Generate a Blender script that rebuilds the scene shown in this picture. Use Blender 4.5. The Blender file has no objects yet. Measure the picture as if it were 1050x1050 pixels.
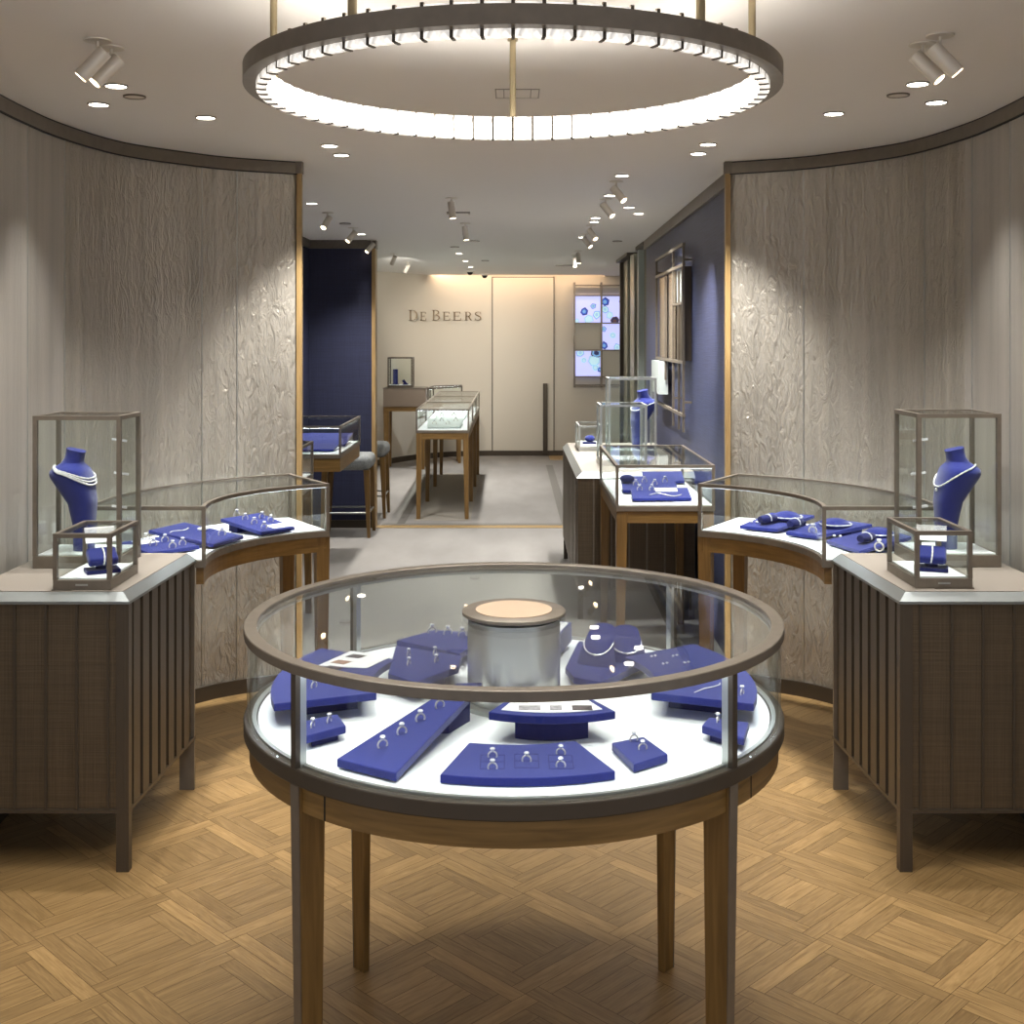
import bpy, bmesh, math, random
from mathutils import Vector, Matrix
random.seed(7)
PI = math.pi
C = bpy.context.scene.collection
F, HZ, H = 1213.0, 344.5, 1.6           # lens in pixels of a 1050 px frame, horizon row, eye height
CEIL = 2.397
MX = 0.014                              # the room mirrors about X = MX/2

def P(px, py, z):                       # where a sight line meets the level z
    d = F * (H - z) / (py - HZ)
    return ((px - 525) * d / F, d, z)

# ------------------------------------------------------------------ materials
def lin(c):
    return tuple((v / 255 / 12.92) if v / 255 <= 0.04045 else ((v / 255 + 0.055) / 1.055) ** 2.4 for v in c) + (1,)

def newmat(name):
    m = bpy.data.materials.new(name); m.use_nodes = True
    nt = m.node_tree
    b = nt.nodes['Principled BSDF']
    return m, nt, b

def node(nt, typ, **kw):
    n = nt.nodes.new(typ)
    for k, v in kw.items():
        if k in n.inputs: n.inputs[k].default_value = v
        else: setattr(n, k, v)
    return n

def simple(name, col, rough=0.5, metal=0.0, bump=0.0, bscale=200.0, var=0.0, vscale=8.0, stretch=(1, 1, 1), spec=0.5, sheen=0.0):
    m, nt, b = newmat(name)
    L = nt.links.new
    b.inputs['Base Color'].default_value = lin(col)
    b.inputs['Roughness'].default_value = rough
    b.inputs['Metallic'].default_value = metal
    b.inputs['Specular IOR Level'].default_value = spec
    if sheen: b.inputs['Sheen Weight'].default_value = sheen
    tc = node(nt, 'ShaderNodeTexCoord')
    mp = node(nt, 'ShaderNodeMapping'); mp.inputs['Scale'].default_value = stretch
    L(tc.outputs['Object'], mp.inputs['Vector'])
    if var:
        n = node(nt, 'ShaderNodeTexNoise', Scale=vscale, Detail=4.0)
        L(mp.outputs[0], n.inputs['Vector'])
        r = node(nt, 'ShaderNodeValToRGB')
        c = lin(col)
        r.color_ramp.elements[0].position = 0.3; r.color_ramp.elements[1].position = 0.7
        r.color_ramp.elements[0].color = tuple(v * (1 - var) for v in c[:3]) + (1,)
        r.color_ramp.elements[1].color = tuple(min(1, v * (1 + var)) for v in c[:3]) + (1,)
        L(n.outputs['Fac'], r.inputs['Fac']); L(r.outputs['Color'], b.inputs['Base Color'])
    if bump:
        n = node(nt, 'ShaderNodeTexNoise', Scale=bscale, Detail=3.0)
        L(mp.outputs[0], n.inputs['Vector'])
        bp = node(nt, 'ShaderNodeBump', Strength=bump, Distance=0.002)
        L(n.outputs['Fac'], bp.inputs['Height']); L(bp.outputs[0], b.inputs['Normal'])
    return m

def emit(name, col, s):
    m, nt, b = newmat(name)
    b.inputs['Base Color'].default_value = lin(col)
    b.inputs['Emission Color'].default_value = lin(col)
    b.inputs['Emission Strength'].default_value = s
    return m

def glassmat(name, tint, refl=0.04, gain=0.55):
    m, nt, b = newmat(name)
    nt.nodes.remove(b)
    L = nt.links.new
    out = nt.nodes['Material Output']
    t = node(nt, 'ShaderNodeBsdfTransparent', Color=lin(tint))
    g = node(nt, 'ShaderNodeBsdfGlossy', Roughness=0.01)
    lw = node(nt, 'ShaderNodeLayerWeight', Blend=0.5)
    pw = node(nt, 'ShaderNodeMath', operation='POWER'); pw.inputs[1].default_value = 5.0
    mu = node(nt, 'ShaderNodeMath', operation='MULTIPLY_ADD'); mu.inputs[1].default_value = gain; mu.inputs[2].default_value = refl
    mx = node(nt, 'ShaderNodeMixShader')
    L(lw.outputs['Facing'], pw.inputs[0]); L(pw.outputs[0], mu.inputs[0]); L(mu.outputs[0], mx.inputs['Fac'])
    L(t.outputs[0], mx.inputs[1]); L(g.outputs[0], mx.inputs[2]); L(mx.outputs[0], out.inputs['Surface'])
    return m

def woodmat(name, c0, c1, rough=0.4, axis='Z', scale=1.0):
    m, nt, b = newmat(name); L = nt.links.new
    tc = node(nt, 'ShaderNodeTexCoord'); mp = node(nt, 'ShaderNodeMapping')
    mp.inputs['Scale'].default_value = (30, 30, 2) if axis == 'Z' else (3, 3, 40)
    n = node(nt, 'ShaderNodeTexNoise', Scale=2.0 * scale, Detail=6.0, Distortion=0.6)
    r = node(nt, 'ShaderNodeValToRGB')
    r.color_ramp.elements[0].position = .3; r.color_ramp.elements[1].position = .72
    r.color_ramp.elements[0].color = lin(c0); r.color_ramp.elements[1].color = lin(c1)
    L(tc.outputs['Object'], mp.inputs['Vector']); L(mp.outputs[0], n.inputs['Vector']); L(n.outputs['Fac'], r.inputs['Fac'])
    L(r.outputs['Color'], b.inputs['Base Color']); b.inputs['Roughness'].default_value = rough
    bp = node(nt, 'ShaderNodeBump', Strength=0.15, Distance=0.001); L(n.outputs['Fac'], bp.inputs['Height']); L(bp.outputs[0], b.inputs['Normal'])
    return m

def wallpaper(name, col, strength, rough, metal):
    m, nt, b = newmat(name); L = nt.links.new
    tc = node(nt, 'ShaderNodeTexCoord')
    mp = node(nt, 'ShaderNodeMapping'); mp.inputs['Scale'].default_value = (1.0, 0.30, 1.0)
    n1 = node(nt, 'ShaderNodeTexNoise', Scale=34.0, Detail=4.0, Roughness=0.55, Distortion=1.6)
    mp2 = node(nt, 'ShaderNodeMapping'); mp2.inputs['Scale'].default_value = (1.0, 0.03, 1.0)
    n2 = node(nt, 'ShaderNodeTexNoise', Scale=16.0, Detail=3.0, Distortion=0.3)
    L(tc.outputs['UV'], mp.inputs['Vector']); L(tc.outputs['UV'], mp2.inputs['Vector'])
    L(mp.outputs[0], n1.inputs['Vector']); L(mp2.outputs[0], n2.inputs['Vector'])
    ad = node(nt, 'ShaderNodeMath', operation='MULTIPLY_ADD'); ad.inputs[1].default_value = 0.9
    L(n2.outputs['Fac'], ad.inputs[0]); L(n1.outputs['Fac'], ad.inputs[2])
    bp = node(nt, 'ShaderNodeBump', Strength=strength, Distance=0.014)
    L(ad.outputs[0], bp.inputs['Height']); L(bp.outputs[0], b.inputs['Normal'])
    r = node(nt, 'ShaderNodeValToRGB'); c = lin(col)
    r.color_ramp.elements[0].position = .3; r.color_ramp.elements[1].position = .7
    r.color_ramp.elements[0].color = tuple(v * .86 for v in c[:3]) + (1,); r.color_ramp.elements[1].color = tuple(v * 1.1 for v in c[:3]) + (1,)
    L(n2.outputs['Fac'], r.inputs['Fac']); L(r.outputs['Color'], b.inputs['Base Color'])
    b.inputs['Roughness'].default_value = rough; b.inputs['Metallic'].default_value = metal
    return m

def weave(name, col, rough=0.45, metal=0.6, scale=260.0, strength=0.35, var=0.2):
    m, nt, b = newmat(name); L = nt.links.new
    tc = node(nt, 'ShaderNodeTexCoord')
    hs = []
    for sc in ((0.02, 0.02, 1), (1, 1, 0.02)):
        mp = node(nt, 'ShaderNodeMapping'); mp.inputs['Scale'].default_value = sc
        n = node(nt, 'ShaderNodeTexNoise', Scale=scale, Detail=1.0)
        L(tc.outputs['Object'], mp.inputs['Vector']); L(mp.outputs[0], n.inputs['Vector']); hs.append(n)
    ad = node(nt, 'ShaderNodeMath', operation='ADD'); L(hs[0].outputs['Fac'], ad.inputs[0]); L(hs[1].outputs['Fac'], ad.inputs[1])
    bp = node(nt, 'ShaderNodeBump', Strength=strength, Distance=0.002); L(ad.outputs[0], bp.inputs['Height']); L(bp.outputs[0], b.inputs['Normal'])
    mr = node(nt, 'ShaderNodeMapRange'); mr.inputs['From Min'].default_value = 0.7; mr.inputs['From Max'].default_value = 1.3
    mix = node(nt, 'ShaderNodeMix', data_type='RGBA'); c = lin(col)
    mix.inputs[6].default_value = tuple(v * (1 - var) for v in c[:3]) + (1,); mix.inputs[7].default_value = tuple(v * (1 + var) for v in c[:3]) + (1,)
    L(ad.outputs[0], mr.inputs['Value']); L(mr.outputs[0], mix.inputs[0]); L(mix.outputs[2], b.inputs['Base Color'])
    b.inputs['Roughness'].default_value = rough; b.inputs['Metallic'].default_value = metal
    return m

def parquetmat():
    m, nt, b = newmat('oak parquet'); L = nt.links.new
    uv = node(nt, 'ShaderNodeTexCoord')
    at = node(nt, 'ShaderNodeAttribute'); at.attribute_name = 'tint'
    ofs = node(nt, 'ShaderNodeVectorMath', operation='SCALE'); ofs.inputs['Scale'].default_value = 37.0
    L(at.outputs['Color'], ofs.inputs[0])
    add = node(nt, 'ShaderNodeVectorMath', operation='ADD'); L(uv.outputs['UV'], add.inputs[0]); L(ofs.outputs[0], add.inputs[1])
    mp = node(nt, 'ShaderNodeMapping'); mp.inputs['Scale'].default_value = (2.5, 28, 1); L(add.outputs[0], mp.inputs['Vector'])
    n = node(nt, 'ShaderNodeTexNoise', Scale=3.0, Detail=7.0, Roughness=0.6, Distortion=1.2); L(mp.outputs[0], n.inputs['Vector'])
    r = node(nt, 'ShaderNodeValToRGB')
    r.color_ramp.elements[0].position = .28; r.color_ramp.elements[1].position = .75
    r.color_ramp.elements[0].color = lin((138, 108, 66)); r.color_ramp.elements[1].color = lin((180, 147, 98))
    L(n.outputs['Fac'], r.inputs['Fac'])
    sep = node(nt, 'ShaderNodeSeparateColor'); L(at.outputs['Color'], sep.inputs[0])
    mr = node(nt, 'ShaderNodeMapRange'); mr.inputs['To Min'].default_value = 0.76; mr.inputs['To Max'].default_value = 1.12
    L(sep.outputs[0], mr.inputs['Value'])
    sc = node(nt, 'ShaderNodeVectorMath', operation='SCALE'); L(r.outputs['Color'], sc.inputs[0]); L(mr.outputs[0], sc.inputs['Scale'])
    L(sc.outputs[0], b.inputs['Base Color']); b.inputs['Roughness'].default_value = 0.42
    bp = node(nt, 'ShaderNodeBump', Strength=0.1, Distance=0.001); L(n.outputs['Fac'], bp.inputs['Height']); L(bp.outputs[0], b.inputs['Normal'])
    return m

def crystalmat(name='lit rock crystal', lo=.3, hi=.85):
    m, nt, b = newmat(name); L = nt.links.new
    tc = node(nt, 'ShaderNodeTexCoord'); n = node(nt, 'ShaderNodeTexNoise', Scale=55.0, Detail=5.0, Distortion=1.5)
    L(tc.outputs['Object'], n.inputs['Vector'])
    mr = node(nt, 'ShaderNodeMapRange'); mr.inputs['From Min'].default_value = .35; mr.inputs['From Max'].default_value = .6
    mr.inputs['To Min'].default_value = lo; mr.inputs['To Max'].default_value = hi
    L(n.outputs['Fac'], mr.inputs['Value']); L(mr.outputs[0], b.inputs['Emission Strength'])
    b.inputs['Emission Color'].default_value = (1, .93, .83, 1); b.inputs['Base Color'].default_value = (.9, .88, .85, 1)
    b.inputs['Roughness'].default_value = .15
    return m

RING_EMIT = 2.6
M = {}
M['bronze'] = simple('brushed bronze metal', (122, 113, 101), .40, .45, var=.08, vscale=30)
M['bronze_dark'] = simple('dark bronze metal', (80, 71, 60), .42, .45)
M['black'] = simple('black and painted shadow gap', (14, 13, 12), .7)
M['steel'] = simple('satin light metal', (186, 188, 184), .32, .85)
M['drum'] = simple('brushed steel drum', (222, 222, 218), .28, .8, bump=.12, bscale=60, stretch=(1, 1, .02))
M['leather'] = simple('beige leather', (172, 150, 126), .6, bump=.2, bscale=500)
M['wood'] = woodmat('oak leg wood', (104, 77, 37), (136, 104, 56))
M['wood_rail'] = woodmat('oak rail wood', (104, 78, 37), (136, 104, 56), axis='H')
M['wood_light'] = woodmat('oak trim wood', (142, 114, 72), (176, 146, 98))
M['velvet'] = simple('royal blue velvet', (25, 36, 116), .85, bump=.5, bscale=900, var=.16, vscale=380, sheen=.3, spec=.2)
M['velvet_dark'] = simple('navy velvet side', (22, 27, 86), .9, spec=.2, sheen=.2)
M['deck'] = simple('white display board', (232, 235, 238), .55)
M['card'] = simple('white card', (240, 240, 242), .5)
M['photo_dark'] = simple('dark printed picture', (66, 56, 60), .5, var=.7, vscale=120)
M['photo_brown'] = simple('brown printed picture', (150, 112, 90), .5, var=.5, vscale=120)
M['photo_grey'] = simple('grey printed picture', (150, 146, 150), .5, var=.4, vscale=120)
M['glass'] = glassmat('showcase glass', (253, 255, 254), .022, .5)
M['glass_top'] = glassmat('showcase top glass', (252, 254, 253), .035, .8)
M['bark'] = wallpaper('crinkled metallic wallpaper', (180, 173, 161), 0.9, .30, .5)
M['smooth'] = wallpaper('smooth metallic wallpaper', (172, 166, 157), 0.14, .40, .35)
M['ceiling'] = simple('warm white plaster ceiling', (236, 233, 228), .8)
M['cream'] = simple('cream painted panel', (206, 199, 184), .6)
M['greypanel'] = simple('grey beige panel', (192, 188, 174), .55)
M['blue_wall'] = weave('blue woven wallcovering', (60, 66, 96), .5, .3, 180, .5, .25)
M['navy_wall'] = weave('navy woven wallcovering', (40, 43, 68), .6, .1, 180, .4, .2)
M['taupe'] = simple('taupe lacquer', (122, 108, 94), .5)
M['counter'] = weave('bronze woven panel', (92, 80, 64), .42, .5, 240, .35, .16)
M['countertop'] = simple('beige leather counter top', (138, 130, 120), .5, bump=.1, bscale=300)
M['chamfer'] = simple('satin silver edge', (132, 136, 135), .36, .6)
M['carpet'] = simple('grey wool carpet', (144, 140, 135), .95, bump=.6, bscale=500, var=.12, vscale=3, stretch=(1, .35, 1), spec=.1)
M['carpet_dark'] = simple('darker carpet border', (122, 118, 112), .95, bump=.6, bscale=500, spec=.1)
M['parquet'] = parquetmat()
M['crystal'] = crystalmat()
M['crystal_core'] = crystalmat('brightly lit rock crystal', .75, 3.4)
M['crystal_uplight'] = emit('added crystal uplight', (255, 248, 238), 22)  # strong up-glow added on the unseen crystal tops to brighten the ceiling
M['lamp'] = emit('lit downlight lens', (255, 246, 232), 14)
M['lamp_warm'] = emit('lit spotlight lens', (255, 226, 186), 9)
M['led'] = emit('cool led strip', (232, 242, 255), 18)
M['led_soft'] = emit('cool led strip soft', (232, 242, 255), 40)
M['cove'] = emit('warm cove strip', (255, 205, 150), 4)
M['fixture'] = simple('beige painted metal', (222, 215, 202), .45, .2)
M['fixture_grey'] = simple('grey painted metal', (150, 146, 138), .45, .3)
M['silver'] = simple('polished silver', (236, 232, 226), .25, .4)
M['diamond'] = simple('pave of white diamonds', (240, 241, 244), .18, .1, spec=1)
M['gem'] = simple('white brilliant gem', (250, 250, 252), .05, .2, spec=1)
M['rosegold'] = simple('rose gold', (214, 160, 128), .2, 1)
M['stool'] = simple('grey bouclé upholstery', (128, 130, 128), .95, bump=.7, bscale=300, var=.2, vscale=90)
M['screen'] = emit('lit lavender screen', (188, 194, 250), .66)
GEMC = [((52, 84, 190), .9), ((112, 160, 205), .9), ((36, 46, 92), .6), ((150, 190, 214), .9), ((98, 72, 74), .5), ((64, 64, 66), .5), ((178, 214, 226), 1.0)]
for i, (c, s) in enumerate(GEMC): M['gempic%d' % i] = emit('gem picture tone %d' % i, c, s * .62)
M['ribbed'] = simple('ribbed pale glass panel', (176, 176, 158), .25, .3, bump=.9, bscale=30, stretch=(.05, .05, 6))
M['mirror'] = simple('bronze mirror', (186, 172, 152), .22, .8)
M['frost'] = simple('frosted pale panel', (178, 188, 186), .4)
M['brass'] = simple('brass lettering', (104, 86, 58), .5, .2)
M['rod'] = simple('champagne rod', (160, 146, 116), .3, .8)

# ------------------------------------------------------------------ mesh helpers
OFF = {}
class MB:
    def __init__(s): s.bm = bmesh.new(); s.mi = 0
    def face(s, vs):
        try:
            f = s.bm.faces.new(vs); f.material_index = s.mi; return f
        except ValueError: return None
    def box(s, x0, x1, y0, y1, z0, z1):
        return s.hexa([(x0, y0, z0), (x1, y0, z0), (x1, y1, z0), (x0, y1, z0)], [(x0, y0, z1), (x1, y0, z1), (x1, y1, z1), (x0, y1, z1)])
    def hexa(s, bot, top):
        a = [s.bm.verts.new(p) for p in bot]; b = [s.bm.verts.new(p) for p in top]; n = len(a)
        s.face(a[::-1]); s.face(b)
        for i in range(n): s.face([a[i], a[(i + 1) % n], b[(i + 1) % n], b[i]])
        return s
    def prism(s, pts, z0, z1): return s.hexa([(p[0], p[1], z0) for p in pts], [(p[0], p[1], z1) for p in pts])
    def bar(s, a, b, w, h=None, up=(0, 0, 1)):          # a square bar between two points
        h = h or w; a = Vector(a); b = Vector(b); d = (b - a).normalized()
        u = Vector(up)
        if abs(d.dot(u)) > .95: u = Vector((1, 0, 0))
        r = d.cross(u).normalized(); u = r.cross(d)
        q = [(-w / 2, -h / 2), (w / 2, -h / 2), (w / 2, h / 2), (-w / 2, h / 2)]
        return s.hexa([a + r * x + u * y for x, y in q], [b + r * x + u * y for x, y in q])
    def strip(s, A, B, z0, z1):                         # a solid wall between two polylines
        n = len(A)
        V = [[s.bm.verts.new((p[0], p[1], z)) for p in L] for L in (A, B) for z in (z0, z1)]
        a0, a1, b0, b1 = V
        for i in range(n - 1):
            s.face([a0[i], a0[i + 1], a1[i + 1], a1[i]]); s.face([b0[i + 1], b0[i], b1[i], b1[i + 1]])
            s.face([a1[i], a1[i + 1], b1[i + 1], b1[i]]); s.face([a0[i + 1], a0[i], b0[i], b0[i + 1]])
        s.face([a0[0], a1[0], b1[0], b0[0]]); s.face([a0[-1], b0[-1], b1[-1], a1[-1]])
        return s
    def ring(s, A, B, z0, z1):                          # closed band between two closed outlines
        n = len(A)
        V = [[s.bm.verts.new((p[0], p[1], z)) for p in L] for L in (A, B) for z in (z0, z1)]
        a0, a1, b0, b1 = V
        for i in range(n):
            j = (i + 1) % n
            s.face([a0[i], a0[j], a1[j], a1[i]]); s.face([b0[j], b0[i], b1[i], b1[j]])
            s.face([a1[i], a1[j], b1[j], b1[i]]); s.face([a0[j], a0[i], b0[i], b0[j]])
        return s
    def cyl(s, a, b, r0, r1=None, n=20):
        r1 = r0 if r1 is None else r1; a = Vector(a); b = Vector(b); d = (b - a).normalized()
        u = Vector((0, 0, 1)) if abs(d.z) < .95 else Vector((1, 0, 0))
        r = d.cross(u).normalized(); u = r.cross(d)
        return s.hexa([a + r * (r0 * math.cos(t)) + u * (r0 * math.sin(t)) for t in [2 * PI * i / n for i in range(n)]],
                      [b + r * (r1 * math.cos(t)) + u * (r1 * math.sin(t)) for t in [2 * PI * i / n for i in range(n)]])
    def lathe(s, prof, c=(0, 0, 0), n=48):
        rows = []
        for r, z in prof:
            rows.append([s.bm.verts.new((c[0] + r * math.cos(2 * PI * i / n), c[1] + r * math.sin(2 * PI * i / n), c[2] + z)) for i in range(n)])
        for a, b in zip(rows, rows[1:]):
            for i in range(n): s.face([a[i], a[(i + 1) % n], b[(i + 1) % n], b[i]])
        s.face(rows[0][::-1]); s.face(rows[-1])
        return s
    def tube(s, pts, r, n=8, closed=False, rad=None):
        m = len(pts); pts = [Vector(p) for p in pts]; rows = []; pu = None
        for i in range(m):
            if closed: d = pts[(i + 1) % m] - pts[i - 1]
            else: d = pts[min(i + 1, m - 1)] - pts[max(i - 1, 0)]
            d.normalize()
            u = pu if pu is not None else (Vector((0, 0, 1)) if abs(d.z) < .9 else Vector((1, 0, 0)))
            rr = d.cross(u).normalized(); u = rr.cross(d).normalized(); pu = u
            R = rad(i) if rad else r
            rows.append([s.bm.verts.new(pts[i] + rr * (R * math.cos(2 * PI * k / n)) + u * (R * math.sin(2 * PI * k / n))) for k in range(n)])
        for i in range(m if closed else m - 1):
            a, b = rows[i], rows[(i + 1) % m]
            for k in range(n): s.face([a[k], a[(k + 1) % n], b[(k + 1) % n], b[k]])
        if not closed: s.face(rows[0][::-1]); s.face(rows[-1])
        return s
    def ball(s, c, r, sq=(1, 1, 1), seg=10):
        bmesh.ops.create_uvsphere(s.bm, u_segments=seg, v_segments=max(5, seg // 2), radius=1, matrix=Matrix.Translation(c) @ Matrix.Diagonal((r * sq[0], r * sq[1], r * sq[2], 1)))
        return s
    def build(s, name, mats, parent=None, smooth=False, bevel=0.0, segs=2):
        if not isinstance(mats, (list, tuple)): mats = [mats]
        off = OFF.get(parent.name, Vector()) if parent else Vector()
        bmesh.ops.recalc_face_normals(s.bm, faces=s.bm.faces)
        if off.length: bmesh.ops.translate(s.bm, verts=s.bm.verts, vec=-off)
        me = bpy.data.meshes.new(name); s.bm.to_mesh(me); s.bm.free()
        for m in mats: me.materials.append(M[m] if isinstance(m, str) else m)
        o = bpy.data.objects.new(name, me); C.objects.link(o)
        if parent: o.parent = parent; OFF[o.name] = off
        if smooth:
            for p in me.polygons: p.use_smooth = True
            me.set_sharp_from_angle(angle=math.radians(38))
        if bevel:
            b = o.modifiers.new('soft edge', 'BEVEL'); b.width = bevel; b.segments = segs; b.limit_method = 'ANGLE'; b.angle_limit = math.radians(40)
        return o

def thing(name, label, cat, loc=(0, 0, 0), group=None):
    o = bpy.data.objects.new(name, None); C.objects.link(o); o.empty_display_size = .05
    o.location = loc; OFF[o.name] = Vector(loc)
    o['label'] = label; o['category'] = cat
    if group: o['group'] = group
    return o
def tag(o, label, cat, group=None, kind=None):
    o['label'] = label; o['category'] = cat
    if group: o['group'] = group
    if kind: o['kind'] = kind
    return o
def struct(o): o['kind'] = 'structure'; return o
def dup(root, label=None, loc=None, rotz=0.0, scale=None):
    r = root.copy(); C.objects.link(r)
    if loc is not None: r.location = loc
    r.rotation_euler = (0, 0, rotz)
    if scale: r.scale = (scale,) * 3
    if label: r['label'] = label
    for ch in list(root.children):
        c = ch.copy(); C.objects.link(c); c.parent = r
        for g in list(ch.children):
            d = g.copy(); C.objects.link(d); d.parent = c
    return r

def offset(pts, d):                      # inward for d > 0 on a counter-clockwise outline
    n = len(pts); out = []
    for i in range(n):
        p0, p1, p2 = Vector(pts[i - 1][:2]), Vector(pts[i][:2]), Vector(pts[(i + 1) % n][:2])
        a = (p1 - p0).normalized(); b = (p2 - p1).normalized()
        na = Vector((-a.y, a.x)); nb = Vector((-b.y, b.x)); m = (na + nb).normalized()
        k = d / max(.3, m.dot(na)); out.append((p1.x + m.x * k, p1.y + m.y * k))
    return out
def arc(cx, cy, r, a0, a1, n):
    return [(cx + r * math.cos(math.radians(a0 + (a1 - a0) * i / n)), cy + r * math.sin(math.radians(a0 + (a1 - a0) * i / n))) for i in range(n + 1)]
def ccw(pts):
    s = sum(pts[i - 1][0] * pts[i][1] - pts[i][0] * pts[i - 1][1] for i in range(len(pts)))
    return pts if s > 0 else pts[::-1]
def catmull(pts, n=8):
    out = []
    for i in range(len(pts) - 1):
        p0, p1, p2, p3 = [Vector(pts[max(0, min(len(pts) - 1, k))]) for k in (i - 1, i, i + 1, i + 2)]
        for j in range(n):
            t = j / n
            out.append(tuple(.5 * ((2 * p1) + (p2 - p0) * t + (2 * p0 - 5 * p1 + 4 * p2 - p3) * t * t + (3 * p1 - p0 - 3 * p2 + p3) * t ** 3)))
    out.append(tuple(pts[-1])); return out
def mir(pts): return [(MX - p[0],) + tuple(p[1:]) for p in pts]

def spot(parent, loc, target, watts, size=70, blend=.7, col=(1, .93, .84), rad=.03, name='spot_beam'):
    l = bpy.data.lights.new(name, 'SPOT'); l.energy = watts; l.spot_size = math.radians(size); l.spot_blend = blend; l.color = col; l.shadow_soft_size = rad
    o = bpy.data.objects.new(name, l); C.objects.link(o)
    o.location = Vector(loc) - (OFF.get(parent.name, Vector()) if parent else Vector())
    o.rotation_euler = (Vector(target) - Vector(loc)).to_track_quat('-Z', 'Y').to_euler()
    if parent: o.parent = parent
    return o

# ------------------------------------------------------------------ setting: floors
def make_floor():
    bm = bmesh.new(); uvl = bm.loops.layers.uv.new('UVMap'); tl = bm.loops.layers.color.new('tint')
    S = .366; c45 = math.sqrt(.5); cx, cy = -1.003, 3.136
    def plank(ox, oy, u0, u1, v0, v1, lengthwise, tt=None):      # panel-local, rotated by 45 degrees
        g = .0007
        u0 += g; u1 -= g; v0 += g; v1 -= g
        t = random.random() if tt is None else tt; t2 = random.random(); vs = []
        for u, v in ((u0, v0), (u1, v0), (u1, v1), (u0, v1)):
            vs.append(bm.verts.new((ox + (u - v) * c45, oy + (u + v) * c45, 0)))
        f = bm.faces.new(vs)
        for l, (u, v) in zip(f.loops, ((u0, v0), (u1, v0), (u1, v1), (u0, v1))):
            l[uvl].uv = (u, v) if lengthwise else (v, u); l[tl] = (t, t2, t, 1)
    R = 12; h = S / 2; q = S / 4
    for i in range(-R, R + 1):
        for j in range(-R, R + 1):
            ox = cx + (i - j) * S * c45; oy = cy + (i + j) * S * c45
            if not (-2.3 < ox < 2.3 and -.8 < oy < 5.75): continue
            e = S / 8
            for k, (lo_, hi_) in enumerate(((.35, 1.0), (.0, .65))):      # two nested frames of strips, each butted round like a pinwheel
                m = h - k * e; n_ = m - e
                for (u0, u1, v0, v1, lw) in ((-m, n_, -m, -n_, True), (n_, m, -m, n_, False), (-n_, m, n_, m, True), (-m, -n_, -n_, m, False)):
                    plank(ox, oy, u0, u1, v0, v1, lw, random.uniform(lo_, hi_))
            ct = random.random(); e3 = 2 * q / 3
            for k in range(3):
                t_ = min(1, max(0, ct + random.uniform(-.15, .15)))
                if (i + j) % 2 or (i % 3 == 0): plank(ox, oy, -q, q, -q + k * e3, -q + (k + 1) * e3, True, t_)
                else: plank(ox, oy, -q + k * e3, -q + (k + 1) * e3, -q, q, False, t_)
    vs = [bm.verts.new(p) for p in ((-2.6, -1.2, -.002), (2.6, -1.2, -.002), (2.6, 6.1, -.002), (-2.6, 6.1, -.002))]
    f = bm.faces.new(vs); f.material_index = 1
    me = bpy.data.meshes.new('floor'); bm.to_mesh(me); bm.free()
    me.materials.append(M['parquet']); me.materials.append(simple('dark joint', (88, 62, 32), .6))
    o = bpy.data.objects.new('floor', me); C.objects.link(o); struct(o)
make_floor()
b = MB(); b.box(-2.4, 2.4, 5.36, 16.3, -.03, .006); struct(b.build('floor', 'carpet'))
b = MB(); b.box(-1.15, .74, 9.82, 9.94, .004, .009); struct(b.build('trim_1', 'wood_light'))
b = MB(); b.box(-.98, -.91, 10.07, 14.2, .004, .0075); b.box(-1.1, .62, 9.96, 10.06, .004, .0075); b.box(.42, .5, 10.07, 14.6, .004, .0075); struct(b.build('trim_2', 'carpet_dark'))
b = MB(); b.box(-.84, -.36, 10.2, 13.7, .004, .0085); struct(b.build('trim_3', simple('grey rug inset', (150, 144, 134), .95, bump=.6, bscale=500, spec=.1)))  # grey rug in its own tone under the long showcase
# ceiling with a cove slot along the far wall
b = MB(); b.box(-2.6, 2.6, -1.2, 15.42, CEIL, CEIL + .12); b.box(-2.6, 2.6, 15.42, 16.2, CEIL + .25, CEIL + .37); b.box(-2.6, 2.6, 15.38, 15.42, CEIL + .12, CEIL + .3); b.box(1.22, 2.6, 15.42, 16.2, CEIL, CEIL + .25)
struct(b.build('ceiling', 'ceiling'))

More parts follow.
